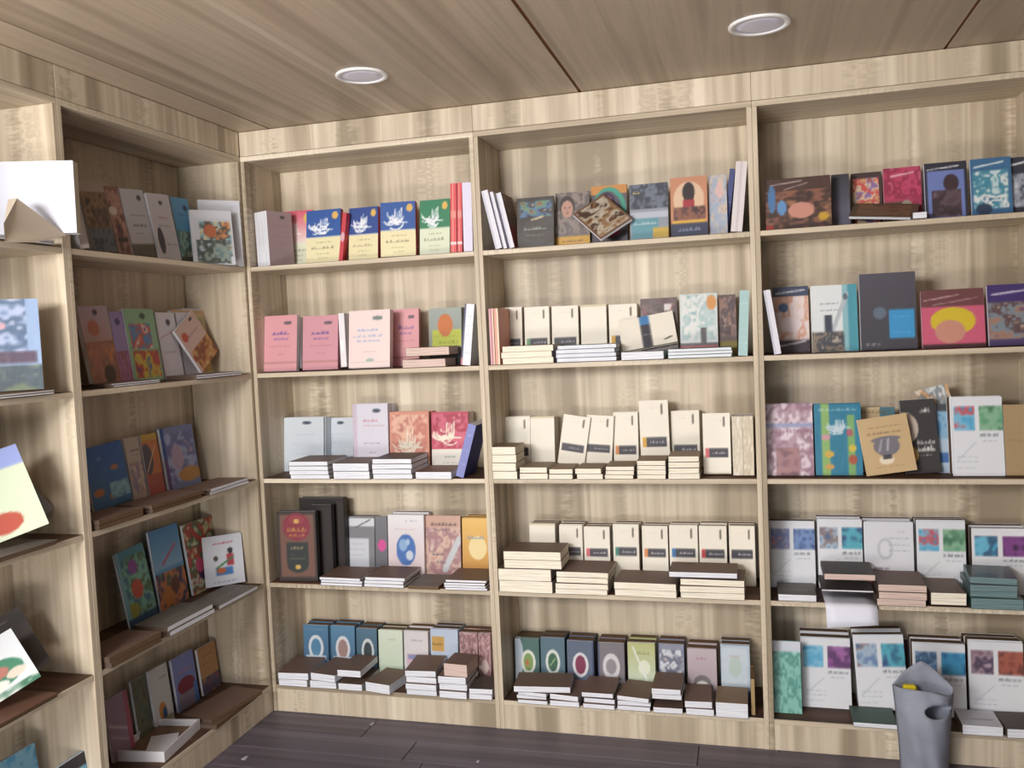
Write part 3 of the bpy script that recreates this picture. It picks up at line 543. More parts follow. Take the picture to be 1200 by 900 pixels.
 glossblue='B 8aa4cc|M 0 .35 .85 1 5a7aa8 a8b8dc 4a6488 c8d0e8|R 0 .68 .6 .74 d0a0b0|E .05 .25 .3 .12 d8407c|E .1 .42 .15 .06 f0e8f0|R .3 .3 .95 .42 4a3850|M .2 .0 1 .28 6c7c5c 3c4c58 8a9a7c', palekid='B cfdcc0|R 0 .78 1 1 8a9ad8|P .0 .66 .4 .7 .02 4a6a4c|E .15 .35 .2 .1 5c2c28|E .15 .28 .14 .08 c88a6c|E .5 .18 .25 .12 b0402c|E .12 .1 .14 .06 3c6c48|L .05 .6 .5 .02 9aac8c', greyback='B 75747c|L .5 .9 .8 .04 4a4c50', greenpic='B dfe5ec|E .55 .4 .35 .22 2f7c5c|E .5 .42 .18 .1 b06a5c|E .75 .3 .15 .08 e0d0c0|E .3 .22 .3 .1 e8e8e0|M 0 0 1 .12 2f6c50 d8dcd8', darkbrownb='B 3c3432|L .5 .8 .88 .03 a8a098', litblue='B 4a9ccc|M 0 0 1 1 4aa0d4 88c4e4 3c84b4',
 wideblue='B 3c98c8|R 0 .8 1 1 2c2c34|M 0 0 1 .8 3c98c8 7ac0e0 2c78a8', bwphoto='~B 2c2b2e|M .1 .1 .9 .9 2c2b2e d8d8dc 4a4a50', foodflat='B 7a5c48|M .05 .05 .95 .95 5c3c2c 9a7858 c8c0b0 4a342c a06c40')
W_, R_ = 'e8e9f4', 'c8404c'

for k_, c_ in (('bk', ''), ('p', 'd8606e'), ('t', '2f7a6a'), ('o', 'dd8848'), ('b', '2f6cae'), ('d', 'c03038')): STYLE['cream'+k_+'_hi'] = cream_hi(c_)
# ================================================================== BACK WALL, LEFT BAY
shelf('B', 0, 0)
up('thick mauve book showing its white page edges', 318, 340, 249, .075, 'mauve', t=.07, lean=1, yaw=72, w=.125)
up('blue and cream book with calligraphy, left of three', 359, 399, 247, .05, 'blueser', t=.022, spine=R_)
up('pink and pale green book, gold emblem', 331, 366, 248, .075, 'pinkser', t=.018)
up('red spine leaning between two blue books', 396, 407, 250, .035, 'B c42c3c|E .5 .5 .5 .1 d8a0b0', t=.03, lean=0, roll=9, h=.18, w=.016, pages='p')
up('blue and cream book with calligraphy, middle of three', 409, 443, 244, .055, 'navyser', t=.02, spine=R_)
up('widest blue and cream book with calligraphy and red spine', 446, 487, 238, .035, 'blueser', t=.028, spine=R_, yaw=7)
up('green and white book with white calligraphy', 492, 527, 235, .06, 'greenser', t=.02)
sred = 'B d8444e|R .35 0 .5 1 e8a090|R 0 .12 1 .15 f4e8e8|R .1 .5 .9 .6 e08a80'
up('red book spine with pale lettering, left of pair', 528, 535, 222, .01, sred, t=.16, lean=0, roll=2.5, h=.245, w=.0225, pages='p')
up('red book spine with pale lettering, right of pair', 536, 541.5, 221, .012, sred, t=.16, lean=0, roll=2.5, h=.245, w=.018, pages='p', seed=3)
up('white page edges of lavender book by the upright', 543, 553.5, 220, .008, 'B dcd8f0', t=.16, lean=0, roll=1.2, w=.034, h=.243)
shelf('B', 0, 1)
up('pink book with blue title, leftmost', 307, 345, 371, .05, 'pink', t=.022, spine='f0e4ec', gloss=1)
up('white spine between the first two pink books', 345, 353, 372, .045, 'B ece4ee|R .3 .1 .7 .9 f4f0f6', t=.14, lean=4, w=.02, roll=-2, h=.2, seed=2)
up('pink book with blue title, second from left', 355, 396, 371, .055, 'pink2', t=.024, gloss=1)
up('white spine between pink and pale pink books', 397, 406, 368, .045, 'B efe8ee|R .2 .3 .6 .5 ffffff', t=.14, lean=4, w=.024, roll=-2, h=.205, seed=4)
up('pale pink book with blue title', 409, 457, 365, .035, 'palepink', t=.03)
flat('pale pink thin book tipped forward', 'small slanting pile', 472, 522, 421, 1, .13, front=-.002, cover='tan', pages='p', yaw=2)
flat('cream pink thin book lying crosswise', 'same slanting pile, uppermost', 476, 526, 407, 1, .13, front=.004, cover='tan', pages='p', yaw=4, lift=.042)
up('pink book half hidden by the pale pink one', 460, 491, 363, .145, 'pink', t=.02, lean=6)
up('grey book with orange ball on lime band', 503, 541, 362, .15, 'orangeball', t=.02, lean=6, spine='7c8480', copies=1)
up('white spine ruled with fine lines, leaning right', 541, 555, 360, .006, 'B e9edf6|R 0 0 .16 1 4a4a70|R 0 0 .2 .12 c87a8a|L .3 .9 .2 .02 a8b0d0|L .3 .9 .35 .02 a8b0d0|L .3 .9 .5 .02 a8b0d0|L .3 .9 .65 .02 a8b0d0|L .3 .9 .8 .02 a8b0d0', t=.16, lean=0, roll=7, w=.036, h=.22)
shelf('B', 0, 2)
flat('white-edged brown book', 'leftmost pile', 339, 385, 541, 4, .17, cover='brown')
flat('white-edged brown book', 'second pile from left', 390, 433, 543, 2, .165, cover='brown')
flat('white-edged brown book', 'third pile from left', 437, 484, 538, 4, .17, cover='dark')
flat('white-edged thin brown book', 'right of third pile', 487, 529, 553, 1, .16, cover='brown')
up('blue violet thick spine leaning against the upright', 539, 553, 498, .008, 'B 8088cc|L .2 .8 .25 .02 c8ccf0|L .2 .8 .5 .03 c8ccf0|L .3 .7 .8 .03 c8ccf0', t=.15, lean=0, roll=17, w=.03, h=.2, spine='3c4684')
up('lilac white book taller than its neighbours', 414, 455, 474, .152, 'lilac', t=.014, lean=4, copies=2)
up('ice blue book, leftmost', 326, 372, 490, .152, 'iceblue', t=.014, lean=6, gloss=1, copies=1)
up('ice blue book beside the taller lilac one', 379, 414, 490, .152, 'iceblue', t=.012, lean=6, gloss=1, copies=2, seed=5)
up('salmon patterned book with white calligraphy', 457, 503, 483, .152, 'salmon', t=.014, lean=5, copies=2)
up('crimson patterned book with white calligraphy', 506, 549, 483, .152, 'redser', t=.014, lean=5, copies=2)
shelf('B', 0, 3)
flat('white-edged brown book', 'left pile beside the ornate volume', 375, 424, 677, 3, .16, cover='brown', front=-.012)
flat('white-edged brown book', 'middle pile below the globe book', 427, 474, 677, 3, .16, cover='brown', front=-.012)
flat('olive brown book', 'gap right of middle pile', 478, 514, 687, 1, .16, cover='greyc', pages='b')
flat('white-edged brown book', 'right pile below the amber book', 521, 570, 680, 4, .16, cover='brown', front=-.012)
up('large ornate maroon and black volume with gold lettering', 326, 371, 600, .03, 'ornate', t=.032, lean=2, hard=True, spine='1c1618', pages='w', cpages='w', yaw=6)
up('black boxed volume right behind the ornate one', 368, 384, 592, .075, 'blackcase', t=.03, lean=2, hard=True, yaw=0, w=.1, pages='w', seed=8)
up('second black boxed volume further back', 352, 404, 584, .15, 'blackcase', t=.034, lean=2, hard=True, pages='w', seed=9)
up('grey wrapped book with white label sheet', 395, 439, 606, .152, 'greylabel', t=.016, lean=5, gloss=1, copies=2)
up('grey book with magenta dot', 440, 454, 606, .152, 'greydot', t=.02, lean=5)
up('white book with blue globe', 455, 497, 604, .152, 'globe', t=.014, lean=5, copies=2)
up('peach book with dark title under crumpled wrap', 499, 540, 605, .172, 'peachface', t=.012, lean=5, gloss=1, copies=2)
up('amber yellow book beside the upright', 542, 572, 608, .152, 'amber', t=.012, lean=5, copies=2)
shelf('B', 0, 4)
flat('white-edged brown book', 'leftmost pile', 326, 360, 789, 2, .17, cover='brown')
flat('white-edged brown book', 'second pile from left', 363, 394, 790, 2, .17, cover='brown')
flat('white-edged brown book', 'third pile from left', 396, 424, 794, 2, .16, cover='brown')
flat('thin brown book turned askew', 'spot right of third pile', 427, 458, 801, 1, .15, cover='brown', yaw=-10)
flat('white-edged brown book', 'fourth pile from left', 476, 512, 787, 4, .16, cover='brown')
flat('white-edged brown book', 'fifth pile from left', 515, 548, 793, 3, .14, cover='brown')
flat('pinkish thick brown book', 'top of the fifth pile', 520, 548, 779, 1, .11, cover='brown', pages='p', lift=.08, yaw=-4)
flat('white-edged brown book', 'rightmost pile by the upright', 550, 577, 808, 2, .12, cover='dark')
kw = dict(lean=4, t=.012, copies=2)
up('blue book with white medallion, leftmost', 356, 385, 733, .152, 'medal', **kw)
up('blue book with brown medallion', 388, 416, 734, .152, 'medalbr', **kw)
up('dark blue book with black medallion', 418, 442, 737, .152, 'medaldk', **kw)
up('pale green plain book', 444, 472, 739, .152, 'palegreen', **kw)
up('lilac book with small picture', 474, 502, 740, .152, 'lilacpic', **kw)
up('pale blue book with gold block', 505, 537, 738, .152, 'goldblue', **kw)
up('brown pink photo book', 539, 560, 742, .152, 'brownpink', **kw)
up('brown pink photo book partly behind the upright', 561, 575, 743, .152, 'brownpink', seed=77, **kw)

# ================================================================== BACK WALL, MIDDLE BAY
shelf('B', 1, 0)
for i, (a, b, tp, d_) in enumerate(((567, 575, 222, 'leftmost of three'), (577.5, 585.5, 227, 'middle of three'), (586.5, 593, 232, 'right of three'))):
    up('white page edges leaning left, '+d_+(', brown cover' if i == 2 else ''), a+2, b+3, tp, .01+.002*i, 'B e2e2ee|R 0 0 .3 1 c8c8dc', t=.15, lean=0, roll=-12, w=(.024, .012, .018)[i], spine_art='B 7a6058|R 0 0 1 .42 a84448|P .2 .9 .6 .5 .06 8a7a70' if i == 2 else None, h=.212-.006*i, seed=i)
up('brown food book lying tilted in front of others', 672, 740, 242, .01, 'foodflat', t=.012, lean=38, roll=-40, w=.135, h=.17, yc=266, gloss=1)
up('black book with coloured chalk letters', 606, 649, 232, .05, 'board', t=.016, gloss=1)
up('grey portrait book with yellow foot', 651, 691, 226, .07, 'face_grey', t=.014, gloss=1)
up('orange and teal book with pink face', 693, 735, 218, .075, 'teal_face', t=.014)
up('grey book with teal block and yellow letters', 738, 783, 216, .06, 'grey_teal', t=.014)
up('terracotta book with black figure and navy foot', 786, 829, 208, .055, 'figure', t=.016)
up('pale photo book right of the terracotta one', 831, 852, 206, .075, 'pale_photo', t=.014)
up('navy spine leaning right', 851, 857, 198, .03, 'B 2f3c74|L .2 .8 .5 .02 8a98c8', t=.12, lean=0, roll=8, w=.017, h=.225)
up('thick white page edges leaning at the right end', 863, 876, 195, .01, 'B e0d8dc|R .4 0 .6 1 d0c6cc', t=.15, lean=0, roll=6, w=.036, h=.228)
shelf('B', 1, 1)
sp1 = 'B e0a8a8|R .3 0 .6 1 b86a98|R .7 0 1 1 e8c8a8'
up('striped pink spine at the left end', 574, 579, 362, .006, sp1, t=.15, lean=0, w=.0165, h=.2)
up('salmon spine beside striped pink one', 580, 584.5, 362, .006, 'B e0a090|R .6 0 1 1 f0dcc0', t=.15, lean=0, w=.0155, h=.2)
flat('cream-edged paperback', 'left pile', 588, 649, 405, 3, .13, pages='c', cover='tan', spine='e8dcc0', front=.002)
flat('blue-white edged thin book', 'pile left of centre', 652, 723, 404, 4, .13, pages='w', cover='slate', spine='3c4a80', front=.002)
flat('thin greenish book', 'pile right of centre', 782, 858, 408, 3, .12, pages='w', cover='green', spine='5a9a86')
flat('black and white magazine', 'under the tilted cream book', 728, 778, 412, 1, .12, cover='bwphoto', name='magazine', cat='magazine')
up('cream paperback with blue black band lying on its side', 728, 790, 378, .03, 'creamband', t=.02, lean=18, roll=-9, lift=.02, w=.195, h=.115, yc=397, pages='c')
kw = dict(lean=5, t=.014, pages='c', copies=1, cpages='b')
up('cream paperback with red mark, leftmost upright', 586, 612, 361, .15, 'creamr', **kw)
up('cream paperback with green mark', 615, 644, 360, .15, 'creamg', **kw)
up('cream paperback with all black band', 647, 678, 359, .15, 'creambk', **kw)
up('plain cream back cover', 681, 711, 358, .15, 'plaincream', **kw)
up('cream paperback with yellow mark', 714, 747, 357, .15, 'creamy', **kw)
up('dark brown glossy book', 751, 794, 350, .15, 'browngloss', t=.016, lean=6, gloss=1)
up('pale teal photo book with red foot', 797, 841, 345, .13, 'whiteteal', t=.018, lean=6, gloss=1)
up('brown book with olive foot', 843, 863, 346, .15, 'browngreen', t=.016, lean=6)
up('pale teal spine with lettering leaning at right end', 866, 877, 341, .008, 'B a8cdd0|L .1 .9 .2 .02 e0eef0|L .1 .9 .4 .02 e0eef0|L .1 .9 .6 .02 e0eef0|L .1 .9 .8 .02 e0eef0', t=.15, lean=0, roll=3, w=.03, h=.215)
shelf('B', 1, 2)
flat('cream-edged paperback', 'leftmost pile', 577, 606, 524, 4, .12, pages='c', cover='tan')
flat('cream-edged paperback', 'second pile from left', 609, 642, 548, 2, .13, pages='c', cover='tan')
flat('cream-edged paperback', 'third pile from left', 644, 672, 550, 2, .13, pages='c', cover='tan')
flat('cream-edged paperback', 'fourth pile from left', 675, 706, 549, 2, .13, pages='c', cover='tan')
flat('cream-edged paperback', 'fifth pile from left', 709, 743, 547, 3, .13, pages='c', cover='tan')
flat('cream-edged paperback', 'sixth pile from left', 746, 780, 540, 4, .13, pages='c', cover='tan')
flat('cream-edged paperback', 'rightmost pile', 784, 821, 535, 4, .13, pages='c', cover='tan')
kw = dict(lean=5, t=.014, pages='c', cpages='b')
up('cream paperback leaning left in front of the row', 657, 688, 481, .145, 'creambk', roll=9, h=.182, w=.1, lift=.016, **kw)
up('cream paperback with black band slightly tilted', 687, 717, 477, .15, 'creambk', roll=4, h=.185, w=.1, lift=.014, **kw)
up('tallest cream paperback with yellow mark', 750, 784, 470, .148, 'creamy', lift=.024, roll=-1, **kw)
up('thick cream paperback with pink and blue mark', 824, 856, 485, .06, 'creamp', lift=.004, lean=5, t=.02, pages='c')
up('crumpled cream spine, left of pair', 859, 870, 487, .035, 'B ece4d4|M 0 0 1 1 ece4d4 d8ccb8 f4efe4', t=.13, lean=2, w=.034, h=.2)
up('crumpled cream spine, right of pair', 871, 883, 487, .035, 'B ece4d4|M 0 0 1 1 ece4d4 cfc2aa f6f1e8', t=.13, lean=2, w=.034, h=.2, seed=5)
kw['copies'] = 2
up('cream paperback with green mark, leftmost upright', 590, 619, 489, .17, 'creamg', **kw)
up('plain cream back cover near the left', 622, 650, 489, .17, 'plaincream', **kw)
up('cream paperback with pale band', 719, 748, 484, .175, 'creamo', **kw)
up('cream paperback with dark patch', 787, 820, 482, .175, 'creambk', **kw)
shelf('B', 1, 3)
flat('thick cream-edged paperback', 'lower left pile', 584, 647, 667, 2, .16, pages='c', cover='brown')
flat('cream-edged paperback', 'upper left pile', 590, 658, 648, 2, .14, pages='c', cover='brown', lift=.084, jit=.5)
flat('cream-edged paperback', 'second pile from left', 651, 713, 671, 4, .16, pages='c', cover='brown')
flat('cream-edged paperback', 'third pile from left', 719, 793, 683, 2, .16, pages='c', cover='brown')
flat('cream-edged paperback', 'right pile', 797, 874, 680, 3, .14, pages='c', cover='brown')
flat('white-edged brown book', 'top of the right pile', 784, 864, 671, 1, .13, pages='w', cover='brown', lift=.074, jit=0)
kw = dict(lean=4, t=.014, pages='c', copies=2, cpages='b')
for a, b, tp, st, ds in ((621, 651, 614, 'plaincream', 'plain cream paperback, leftmost upright'), (656, 683, 616, 'creambk', 'cream paperback with black band, second upright from left'), (685, 715, 618, 'creamp', 'cream paperback with pink mark and loose wrap'),
    (719, 749, 615, 'creamt', 'cream paperback with teal mark'), (753, 783, 617, 'creamo', 'cream paperback with orange mark'), (785, 818, 616, 'creamb', 'cream paperback with blue mark'),
    (820, 852, 617, 'creamd', 'cream paperback with bright red mark'), (855, 885, 617, 'creambk', 'cream paperback with black band, rightmost')): up(ds, a, b, tp, .152, st+('_hi' if st != 'plaincream' else ''), **kw)
shelf('B', 1, 4)
flat('blue-edged thin brown book', 'leftmost pile', 606, 641, 811, 3, .15, cover='brown')
flat('blue-edged thin brown book', 'second pile from left', 644, 679, 815, 2, .15, cover='brown')
flat('brown book slanting across two piles', 'atop the left', 603, 668, 806, 1, .13, cover='brown', lift=.04, yaw=6)
flat('blue-edged thin brown book', 'third pile from left', 683, 720, 814, 3, .15, cover='brown')
flat('blue-edged thin brown book', 'fourth pile from left', 723, 762, 817, 3, .15, cover='brown')
flat('blue-edged thin brown book', 'fifth pile from left', 765, 800, 816, 3, .15, cover='brown')
flat('blue-edged thin brown book', 'sixth pile from left', 803, 836, 823, 2, .15, cover='brown')
flat('white-edged light brown book', 'rightmost spot', 839, 877, 824, 1, .14, cover='tan')
up('tan board standing on edge by the upright', 880, 884.5, 787, .02, 'B a88e5c', t=.12, lean=0, w=.012, h=.125, name='board', cat='board', pages='b')
kw = dict(lean=4, t=.012, copies=2)
up('green book with leafy medallion and white page', 604, 632, 749, .145, 'medgreen', **kw)
up('blue book with green leaf medallion', 634, 662, 748, .145, 'medleaf', **kw)
up('blue book with maroon medallion', 665, 696, 752, .145, 'medmaroon', **kw)
up('grey book with pale medallion', 701, 732, 754, .145, 'medgrey', **kw)
up('glossy yellow green book', 736, 768, 754, .145, 'yelgreen', gloss=1, **kw)
up('grey white wintry photo book', 772, 802, 756, .145, 'winter', **kw)
up('pinkish grey book with dark oval', 806, 840, 761, .145, 'pinkgrey', **kw)
up('ice blue book with navy foot', 845, 879, 757, .145, 'blueice', lean=4, t=.014, gloss=1, copies=2)

# ================================================================== BACK WALL, RIGHT BAY
shelf('B', 2, 0)
up('brown wide book with close-up face', 897, 974, 209, .04, 'face_wide', t=.018, gloss=1)
up('brown book fallen back nearly flat', 1006, 1066, 240, .008, 'B 5a4636|M .1 .1 .9 .9 5a4636 7a5c44 4a382c', t=.01, lean=62, roll=14, w=.2, h=.115, yc=245)
flat('curled white magazine', 'right of the fallen brown book', 1069, 1086, 249, 1, .04, cover='whitec', pages='w', front=0, name='magazine', cat='magazine')
up('slate grey book behind the wide brown one', 975, 996, 205, .075, 'slate_b', t=.014)
up('orange collage book with red stroke', 998, 1034, 203, .07, 'orange_col', t=.014)
up('magenta glossy book', 1036, 1080, 197, .065, 'magenta', t=.014, gloss=1)
up('blue framed book with seated figure', 1084, 1134, 191, .045, 'sitting', t=.016, gloss=1)
up('teal and white photo book', 1138, 1186, 186, .045, 'tealblue', t=.016, gloss=1)
up('dark book with white print at frame edge', 1189, 1225, 184, .045, 'darkwhite', t=.016, gloss=1)
shelf('B', 2, 1)
up('white curved page edges leaning left at the upright', 901, 909, 341, .01, 'B e4e4f2|R 0 0 .3 1 c8cadc', t=.15, lean=0, roll=-8, w=.022, h=.213)
up('large charcoal book with cyan square', 1008, 1074, 321, .03, 'charcoal', t=.03, lean=6)
up('peach glossy book with navy edges', 906, 948, 337, .05, 'peach', t=.018, gloss=1)
up('white and teal book with tall ship picture', 951, 1005, 335, .055, 'ship', t=.018)
up('pink book with yellow blob and brown head band', 1080, 1154, 340, .045, 'pinkyellow', t=.018, gloss=1)
up('purple and brown photo book', 1158, 1215, 334, .04, 'purplebr', t=.018, gloss=1)
shelf('B', 2, 2)
up('tan book with grey crest, tilted left', 1012, 1066, 489, .03, 'crest', t=.012, lean=9, roll=-8, w=.152, h=.185, yc=520)
up('mauve collage book', 897, 952, 475, .045, 'collage', t=.016, gloss=1, copies=1)
up('teal blue book with green stripes', 955, 1010, 475, .045, 'bluegreen', t=.018, gloss=1, copies=1)
up('tan book behind the crested one', 1006, 1050, 478, .085, 'tanbook', t=.012)
up('black book with beige circle and white title', 1058, 1099, 470, .075, 'blackcirc', t=.016, roll=-3)
up('white magazine with blue and green pictures', 1116, 1176, 466, .04, 'maggreen', t=.012, name='magazine', cat='magazine', copies=1)
up('pale blue magazine half hidden by the white one', 1099, 1140, 474, .09, 'bluewhite', t=.01, name='magazine', cat='magazine')
up('kraft brown envelope book at frame edge', 1181, 1222, 475, .04, 'kraft', t=.02)
up('crumpled clear plastic sleeve behind magazine', 1092, 1120, 462, .12, 'foilwrap', t=.006, roll=-14, w=.1, h=.275, yc=505, gloss=1, name='plastic_sleeve', cat='sleeve')
shelf('B', 2, 3)
flat('beige-edged dark brown book', 'upper pile under the second magazine', 966, 1026, 673, 1, .16, cover='dark', pages='p', lift=.078, front=-.006)
flat('thin black folder', 'spot below beige-edged book', 963, 1024, 693, 1, .17, cover='dark', pages='w', lift=.04, front=-.008)
flat('beige-edged brown book', 'pile beside the drooping sheaf', 1029, 1087, 686, 3, .17, cover='brown', pages='p')
flat('ochre-edged brown folder', 'spot in the middle', 1091, 1133, 695, 1, .17, cover='brown', pages='c', lift=.01)
flat('dark green glossy folder', 'bottom right corner', 1138, 1200, 702, 1, .16, cover='green', spine='2f4a42', pages='g', gloss=1, front=-.012)
flat('slate green glossy folder', 'slanting pile at right', 1138, 1196, 678, 3, .15, cover='slate', spine='4a6468', pages='g', gloss=1, yaw=-3, jit=2.2, lift=.034, front=-.004)
flat('thin grey sheet with white edge', 'left end', 912, 957, 697, 1, .14, cover='greyc', pages='w', front=.0)
kw = dict(lean=4, t=.009, name='magazine', cat='magazine', copies=2)
up('white magazine with orange and blue pictures, leftmost', 901, 955, 611, .15, 'magred', **kw)
up('white magazine with twin teal blue pictures', 959, 1011, 609, .15, 'magteal', **kw)
up('white magazine showing text back page', 1014, 1071, 612, .15, 'magtext', **kw)
up('white magazine with blue and green pictures, fourth', 1075, 1132, 611, .15, 'maggreen', **kw)
up('white magazine with cyan and purple pictures', 1140, 1206, 620, .15, 'magcyan', **kw)
shelf('B', 2, 4)
flat('pale green thin sheet with white edge', 'left of the bag', 1000, 1052, 848, 1, .13, cover='green', pages='w')
flat('white thin booklet', 'right of the bag', 1128, 1176, 851, 1, .12, cover='whitec', pages='w')
flat('blue-edged thin booklet', 'right end', 1180, 1222, 855, 1, .13, cover='dark', pages='w', yaw=4)
up('teal plastic folder with pale head band', 905, 938, 752, .05, 'teal', t=.01, gloss=1, lean=5, name='plastic_folder', cat='folder')
kw = dict(lean=5, t=.009, name='magazine', cat='magazine', copies=2)
up('white magazine with cyan and purple pictures, leftmost', 939, 997, 748, .06, 'magpurple', **kw)
up('white magazine tilted left, blue pictures', 1003, 1062, 746, .065, 'magteal', roll=-3, **kw)
up('white magazine behind the grey bag', 1071, 1132, 755, .09, 'magblue', **kw)
up('white magazine with plum and rust pictures, rightmost', 1136, 1200, 753, .06, 'magmaroon', **kw)
up('dark maroon book between two magazines', 1056, 1074, 750, .12, 'maroon', t=.02, lean=4)

# ================================================================== LEFT WALL, CORNER BAY
shelf('L', 0, 0)
up('grey white spine leaning beside the upright', 83, 94, 216, .01, 'B 9a9290|R 0 0 1 .06 e4e0e0', t=.15, lean=0, roll=-12, w=.035, h=.235)
up('sepia photo book with pale head', 99, 130, 217, .06, 'sepia', t=.016, lean=7, roll=-6)
up('brown pink photo book', 130, 147, 222, .08, 'brownpic', t=.014, lean=7, roll=-5)
up('white book with dark title lines', 149, 176, 226, .08, 'whitetext', t=.014, lean=7, roll=-5)
up('white book with crimson title', 180, 205, 231, .07, 'whitered', t=.014, lean=7, roll=-4)
up('sky blue book with landscape', 207, 227, 235, .09, 'skyblue', t=.014, lean=7, roll=-3)
up('food collage magazine turned toward the room', 226, 272, 244, .03, 'foodcollage', t=.012, lean=7, yaw=-40, w=.15, h=.2, name='magazine', cat='magazine')
up('white magazine behind the food collage', 240, 284, 236, .05, 'whitemag', t=.014, lean=3, yaw=-48, w=.15, name='magazine', cat='magazine')
shelf('L', 0, 1)
flat('white fanned booklet', 'under the green book', 132, 190, 449, 2, .12, cover='brown', pages='w', front=.002)
flat('white-edged thin booklet', 'right end', 232, 285, 437, 2, .12, cover='greyc', pages='w')
up('peach book with red dots lying askew', 192, 272, 398, .02, 'peachdiag', t=.012, lean=14, roll=-30, lift=.012, w=.16, h=.185, yc=415)
up('lavender and orange book, leftmost', 100, 134, 361, .09, 'lavor', t=.016, lean=7, roll=-3)
up('narrow purple book', 135, 150, 366, .13, 'purple', t=.012, lean=7)
up('green children\'s book with red and blue pictures', 151, 186, 363, .13, 'greenkids', t=.014, lean=7)
up('white book with small black emblem, left', 188, 210, 367, .14, 'whitelog', t=.012, lean=7)
up('white book with small black emblem, right', 212, 232, 367, .14, 'whitelog', t=.012, lean=7, seed=6)
up('yellow and orange certificate book', 236, 271, 365, .13, 'yelorange', t=.014, lean=7)
up('white book with blue and red collage', 270, 288, 364, .12, 'bluecol', t=.03, lean=5, gloss=1)
shelf('L', 0, 2)
flat('grey-edged thin brown book', 'near left pile', 118, 172, 602, 2, .12, cover='brown', pages='b')
flat('grey-edged thin brown book', 'middle pile', 178, 240, 583, 2, .13, cover='brown', pages='b')
flat('grey-edged thin brown book', 'far right pile', 246, 292, 566, 2, .13, cover='brown', pages='w')
up('blue book with orange dots', 103, 150, 522, .16, 'bluedots', t=.012, lean=7, roll=-3)
up('beige children\'s book', 151, 168, 512, .18, 'beigekid', t=.012, lean=7)
up('orange children\'s book', 170, 189, 508, .19, 'orangekid', t=.012, lean=7)
up('pale purple children\'s book', 192, 231, 499, .19, 'purplekid', t=.014, lean=7)
shelf('L', 0, 3)
flat('grey-edged brown booklet', 'near left pile', 128, 190, 755, 2, .13, cover='brown', pages='b')
flat('white-edged grey booklet', 'middle pile', 197, 252, 721, 2, .13, cover='greyc', pages='w')
flat('grey booklet lying under the picture pad', 'far right spot', 256, 303, 698, 1, .13, cover='greyc', pages='w')
up('white picture pad with two children, turned to the room', 264, 308, 618, .07, 'kidpad', t=.014, lean=7, yaw=-45, gloss=1, lift=.012, name='picture_pad', cat='pad')
up('forest scene children\'s book', 142, 178, 641, .165, 'kidsforest', t=.01, lean=8, roll=-3)
up('sky blue children\'s book', 180, 216, 616, .18, 'kidssky', t=.01, lean=7)
up('patchwork children\'s book', 219, 256, 608, .18, 'kidspatch', t=.012, lean=7)
shelf('L', 0, 4)
flat('grey-edged brown booklet', 'far right pile', 252, 304, 826, 2, .14, cover='brown', pages='b')
up('mauve striped children\'s book', 127, 155, 812, .17, 'pinkmauve', t=.012, lean=6)
up('dark green children\'s book', 158, 176, 792, .19, 'darkgreen', t=.012, lean=6)
up('white book with orange spot', 178, 201, 779, .19, 'dotwhite', t=.012, lean=6)
up('blue book with maroon oval', 204, 231, 765, .2, 'bluemaroon', t=.012, lean=6)
up('tan children\'s book', 234, 256, 754, .2, 'tankid', t=.012, lean=6)

# ================================================================== LEFT WALL, NEAR BAY
shelf('L', 1, 0)
flat('white-edged paper stack', 'under the white binder', -10, 66, 280, 2, .2, cover='greyc', pages='w')
up('large white binder sheaf facing the room', 10, 74, 190, .0, 'B cdd1e0|P .72 .95 .85 .3 .02 c8ccd8', t=.034, lean=2, yaw=-68, w=.2, h=.195, lift=.026, name='binder', cat='binder', spine='b8ae9a')
shelf('L', 1, 1)
flat('thin grey booklet with blue edge', 'front edge', -12, 66, 466, 2, .13, cover='tan', pages='w')
up('glossy blue children\'s book in clear wrap', -34, 28, 352, .06, 'glossblue', t=.022, lean=6, yaw=-48, gloss=1, w=.2, lift=.014, spine='d0d4e0')
shelf('L', 1, 2)
flat('thin grey green booklet', 'front edge', -10, 70, 656, 2, .13, cover='greyc', pages='b')
up('lilac and pale green children\'s book leaning back', -45, 30, 530, .05, 'palekid', t=.01, lean=12, yaw=-45, roll=-16, w=.19, h=.23, yc=590, lift=.014)
up('grey book leaning further back', 15, 55, 585, .14, 'greyback', t=.01, lean=20, yaw=-35, roll=-30, w=.12, h=.12, yc=620, lift=.014)
shelf('L', 1, 3)
flat('reddish brown thin book', 'front edge', -8, 70, 838, 2, .14, cover='B 6c4a3a', pages='b')
up('white and green picture book leaning back', -40, 28, 745, .04, 'greenpic', t=.01, lean=18, yaw=-45, roll=-24, w=.16, h=.15, yc=790, lift=.016)
up('dark brown book behind the green picture book', -20, 34, 725, .11, 'darkbrownb', t=.012, lean=15, yaw=-42, roll=-22, w=.16, h=.18, yc=775, lift=.016)
shelf('L', 1, 4)
up('sky blue children\'s book at frame corner', 0, 50, 880, .14, 'litblue', t=.012, lean=6)
up('blue book with dark head band, at lower left', 60, 112, 889, .03, 'wideblue', t=.012, lean=8)

# ------------------------------------------------------------------ loose things
def rootM(name, o, M3):
    r = empty(name); M = Matrix.Identity(4)
    for i in range(3):
        for j in range(3): M[i][j] = M3[i, j]
        M[i][3] = o[i]
    r.matrix_world = M; return r
